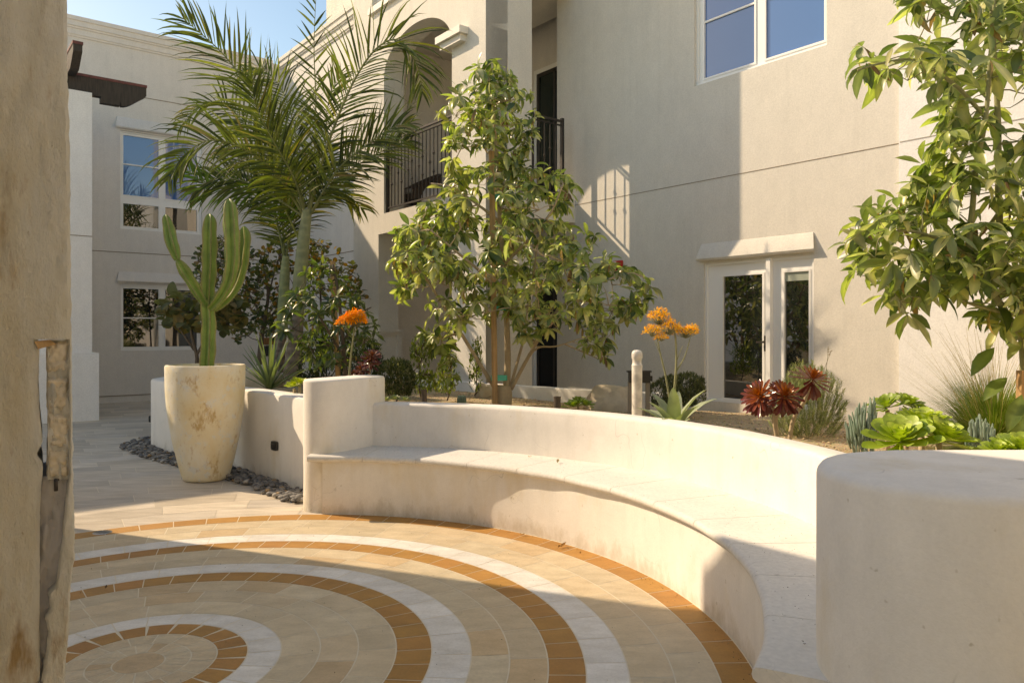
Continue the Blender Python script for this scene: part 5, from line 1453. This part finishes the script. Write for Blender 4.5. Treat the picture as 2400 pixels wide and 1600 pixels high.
# sign and intercom on the left building
us_, zs_ = LB.px(632, 799)
m_ = MB(); LB.box(m_, us_-.16, us_+.16, 0, .03, zs_-.08, zs_+.08)
for k in (-.03, .025): LB.box(m_, us_-.16, us_+.16, .03, .034, zs_+k, zs_+k+.012)
tag(m_.build('wall_sign', M['sign'], origin=LB.pt(us_,0,zs_), smooth=False), 'small brown timber sign on the grey wall behind the palm trunks', 'sign')
us_, zs_ = LB.px(626, 822); m_ = MB(); LB.box(m_, us_-.07, us_+.07, 0, .05, zs_-.12, zs_+.12); LB.box(m_, us_-.03, us_+.03, .05, .055, zs_+.0, zs_+.07)
tag(m_.build('intercom', M['black'], origin=LB.pt(us_,0,zs_), smooth=False), 'small black intercom box under the timber sign on the grey wall', 'intercom')

# balcony furniture
def bal(a, b, z): return NV*a+TV*b+Vector((0,0,z))
ch = empty('wicker_chair', bal(6.9,-11.4,ZF), 'dark wicker tub chair with cushion behind the arched balcony railing', 'chair')
m_ = MB(); c0 = bal(6.9,-11.4,ZF); n_ = 26; vs = []
for i in range(n_+1):
    a = R(-135)+R(270)*i/n_; h = .62+.22*math.cos(a)
    d = NV*math.cos(a)+TV*math.sin(a)
    for (r_, z) in ((.34,.36),(.38,.5),(.42,h),(.38,h),(.33,.48),(.31,.36)): vs.append(c0+d*r_+Vector((0,0,z)))
m_.add(vs, [(i*6+q, i*6+(q+1)%6, (i+1)*6+(q+1)%6, (i+1)*6+q) for i in range(n_) for q in range(6)]); m_.build('backrest', M['wicker'], ch, auto=50)
m_ = MB(); m_.lathe([(0,.30),(.33,.30),(.35,.33),(.35,.39),(0,.40)], c0, 24); m_.build('seat', M['wicker'], ch, auto=50)
m_ = MB(); m_.lathe([(0,.40),(.27,.40),(.30,.43),(.29,.49),(.2,.51),(0,.515)], c0, 24); m_.build('cushion', M['cushion'], ch, auto=60)
for a in (45,135,225,315):
    d = NV*math.cos(R(a))+TV*math.sin(R(a)); m_ = MB(); m_.tube([c0+d*.30+Vector((0,0,.002)), c0+d*.26+Vector((0,0,.32))], [.015,.02], 8); m_.build('leg', M['wicker'], ch)
oc = bal(6.85,-10.55,ZF); m_ = MB(); m_.lathe([(0,.0),(.27,.0),(.33,.10),(.34,.28),(.28,.40),(0,.43)], oc, 28, wob=.03)
tag(m_.build('pouf', M['cushion'], origin=oc), 'round grey pouf beside the wicker chair on the balcony', 'pouf')

# floor drain
o = GP(240, 1247, .007); dr = empty('floor_drain', o, 'round perforated grey floor drain in the outer orange tile ring', 'drain')
m_ = MB(); m_.lathe([(.0,.004),(.058,.004),(.066,.0)], o, 28); m_.build('cover', plain('drain_steel', (.35,.33,.30), .4, .6), dr, auto=60)
m_ = MB()
for i in range(-4,5):
    for j in range(-4,5):
        if i*i+j*j < 19: m_.lathe([(.0,.0),(.004,.0)], (o.x+i*.012, o.y+j*.012, o.z+.0052), 6)
m_.build('holes', M['black'], dr)

# fallen leaves and specks
def dryleaf(x, y, z, L, label, seed, c=(.22,.12,.04), onw=None):
    random.seed(seed); o = GP(x, y, z); m_ = MB(); a = random.uniform(0,6); d = Vector((math.cos(a), math.sin(a), .12))
    m_.leaf(o+Vector((0,0,.006)), d, Vector((0,0,1)), L, L*.45, -.9, .7, c)
    m_.leaf(o+Vector((0,0,.012)), -d+Vector((0,0,.2)), Vector((.3,0,1)), L*.5, L*.3, .7, .9, c)
    tag(m_.build('dry_leaf', M['soft'], origin=o), label, 'leaf', 'dry leaves lying about')
dryleaf(1315, 1283, .007, .06, 'curled brown leaf on the orange tile ring below the sunlit bench', 1)
dryleaf(1222, 1254, .007, .035, 'tiny brown leaf on the orange tiles left of the larger curled leaf', 2)
dryleaf(1360, 1299, .007, .025, 'brown crumb of leaf on orange tiles right of the curled leaf', 3)
dryleaf(1307, 1085, ZS+.002, .05, 'pale dry leaf lying on the bench seat', 4, (.35,.28,.18))
dryleaf(1243, 1072, ZS+.002, .03, 'small pale dry leaf scrap on the seat, left of the larger one', 5, (.4,.33,.24))
dryleaf(1883, 1512, ZS+.002, .02, 'dark speck of leaf on the seat near the right pillar', 6, (.08,.06,.04))
dryleaf(248, 1380, .007, .03, 'dark crumpled leaf on brown tile near the left wall', 7, (.10,.06,.03))
mb = MB(); random.seed(44)
for k in range(420):
    a = random.uniform(0,2*PI); rr = 2.6*math.sqrt(random.random()); x, y = -1.57+math.cos(a)*rr, 3.5+math.sin(a)*rr
    if k % 3 == 0: a = R(random.uniform(-20,90)); rr = 2.6+random.gauss(0,.02); x, y = -1.57+math.cos(a)*rr, 3.5+math.sin(a)*rr
    stonev(mb, (x, y, .0075), random.uniform(.0012,.0032), (.08,.05,.03) if random.random() < .7 else (.5,.42,.32), (ico_v, ico_f))
for k in range(500):
    a = R(random.uniform(-20,90)); rr = random.uniform(2.62,3.15); x, y = -1.57+math.cos(a)*rr, 3.5+math.sin(a)*rr
    stonev(mb, (x, y, ZS+.003), random.uniform(.0008,.0022), (.2,.15,.1), (ico_v, ico_f))
tag(mb.build('leaf_litter', M['pebble']), 'fine scattered grit on the tiles and seat', 'grit', kind='stuff')
mb = MB()
for k in range(5200):
    th = random.uniform(-20,100); r0, r1 = interp(RMIN, th), interp(RMAX, th); rr = random.uniform(r0+.06, r1-.05)
    x, y = CB.x+math.cos(R(th))*rr, CB.y+math.sin(R(th))*rr; v = random.uniform(.5,1.3)
    stonev(mb, (x, y, zg(x, y)+.004), random.uniform(.005,.015), (.66*v,.50*v,.31*v), (ico_v, ico_f))
tag(mb.build('loose_gravel', M['pebble']), 'loose tan gravel scattered over the garden bed', 'gravel', kind='stuff')

# vegetation that stands behind the camera and shows only in reflections and shadows: a garden hedge row
def hedge_tree(x, y, h, w, seed, label):
    random.seed(seed); root = empty('courtyard_tree', (x, y, 0), label, 'tree'); m_ = MB()
    for k in range(700):
        u = rv(1).normalized()*random.random()**.4; p = Vector((x+u.x*w, y+u.y*w, h*.62+u.z*h*.36))
        m_.leaf(p, rv(1)+Vector((0,0,-.3)), Vector((0,0,1)), .3, .14, .6, .3, (.07*random.uniform(.6,1.4),.12*random.uniform(.7,1.3),.03))
    m_.build('crown', M['leafd'], root); t_ = MB(); t_.tube([Vector((x,y,0)), Vector((x+.05,y,h*.5)), Vector((x,y,h*.8))], [.10,.08,.03], 8); t_.build('trunk', M['bark'], root)
hedge_tree(1.5, -6.5, 4.2, 1.6, 301, 'leafy tree behind the viewer, seen only in reflections')
hedge_tree(5.5, -5.0, 4.6, 1.8, 302, 'second leafy tree behind the viewer at its right')
hedge_tree(9.5, -3.0, 4.4, 1.8, 303, 'third leafy tree far right behind the viewer')

# ------------------------------------------------------------------ light, sky, camera
SD = Vector((-1.25, .5, 1.0)).normalized()
elev = math.asin(SD.z)
sun = bpy.data.lights.new('Sun', 'SUN'); sun.energy = 2.45; sun.angle = R(.5); sun.color = (1.0, .985, .975)
so = bpy.data.objects.new('Sun', sun); col.objects.link(so); so.rotation_euler = (-SD).to_track_quat('-Z', 'Y').to_euler(); so.location = SD*30
w = bpy.data.worlds.new('World'); scene.world = w; w.use_nodes = True; nt = w.node_tree
hs = nt.nodes.new('ShaderNodeHueSaturation'); hs.inputs['Saturation'].default_value = 1.3; bg = nt.nodes['Background']; sky = nt.nodes.new('ShaderNodeTexSky'); sky.sky_type = 'NISHITA'; sky.sun_disc = False
sky.sun_elevation = elev; sky.sun_rotation = math.atan2(SD.x, SD.y)
sky.air_density = 1.0; sky.dust_density = .75; sky.ozone_density = 1.6
nt.links.new(sky.outputs[0], hs.inputs['Color']); nt.links.new(hs.outputs[0], bg.inputs[0]); bg.inputs[1].default_value = .132
cam = bpy.data.cameras.new('Camera'); co = bpy.data.objects.new('Camera', cam); col.objects.link(co); scene.camera = co
co.location = (0, 0, CH); co.rotation_euler = (PI/2, 0, 0)
cam.sensor_width = 36; cam.lens = 36*F/2400; cam.shift_y = -(800-YH)/2400; cam.clip_end = 500; cam.clip_start = .05
scene.view_settings.view_transform = 'Standard'; scene.view_settings.look = 'None'; scene.view_settings.gamma = 1; scene.view_settings.exposure = 0.93
scene.view_settings.use_white_balance = True; scene.view_settings.white_balance_temperature = 11200; scene.view_settings.white_balance_tint = 14
for o in bpy.data.objects:
    if '_o' in o.keys(): del o['_o']
try:
    scene.cycles.max_bounces = 8; scene.cycles.diffuse_bounces = 5; scene.cycles.use_denoising = True
except Exception: pass
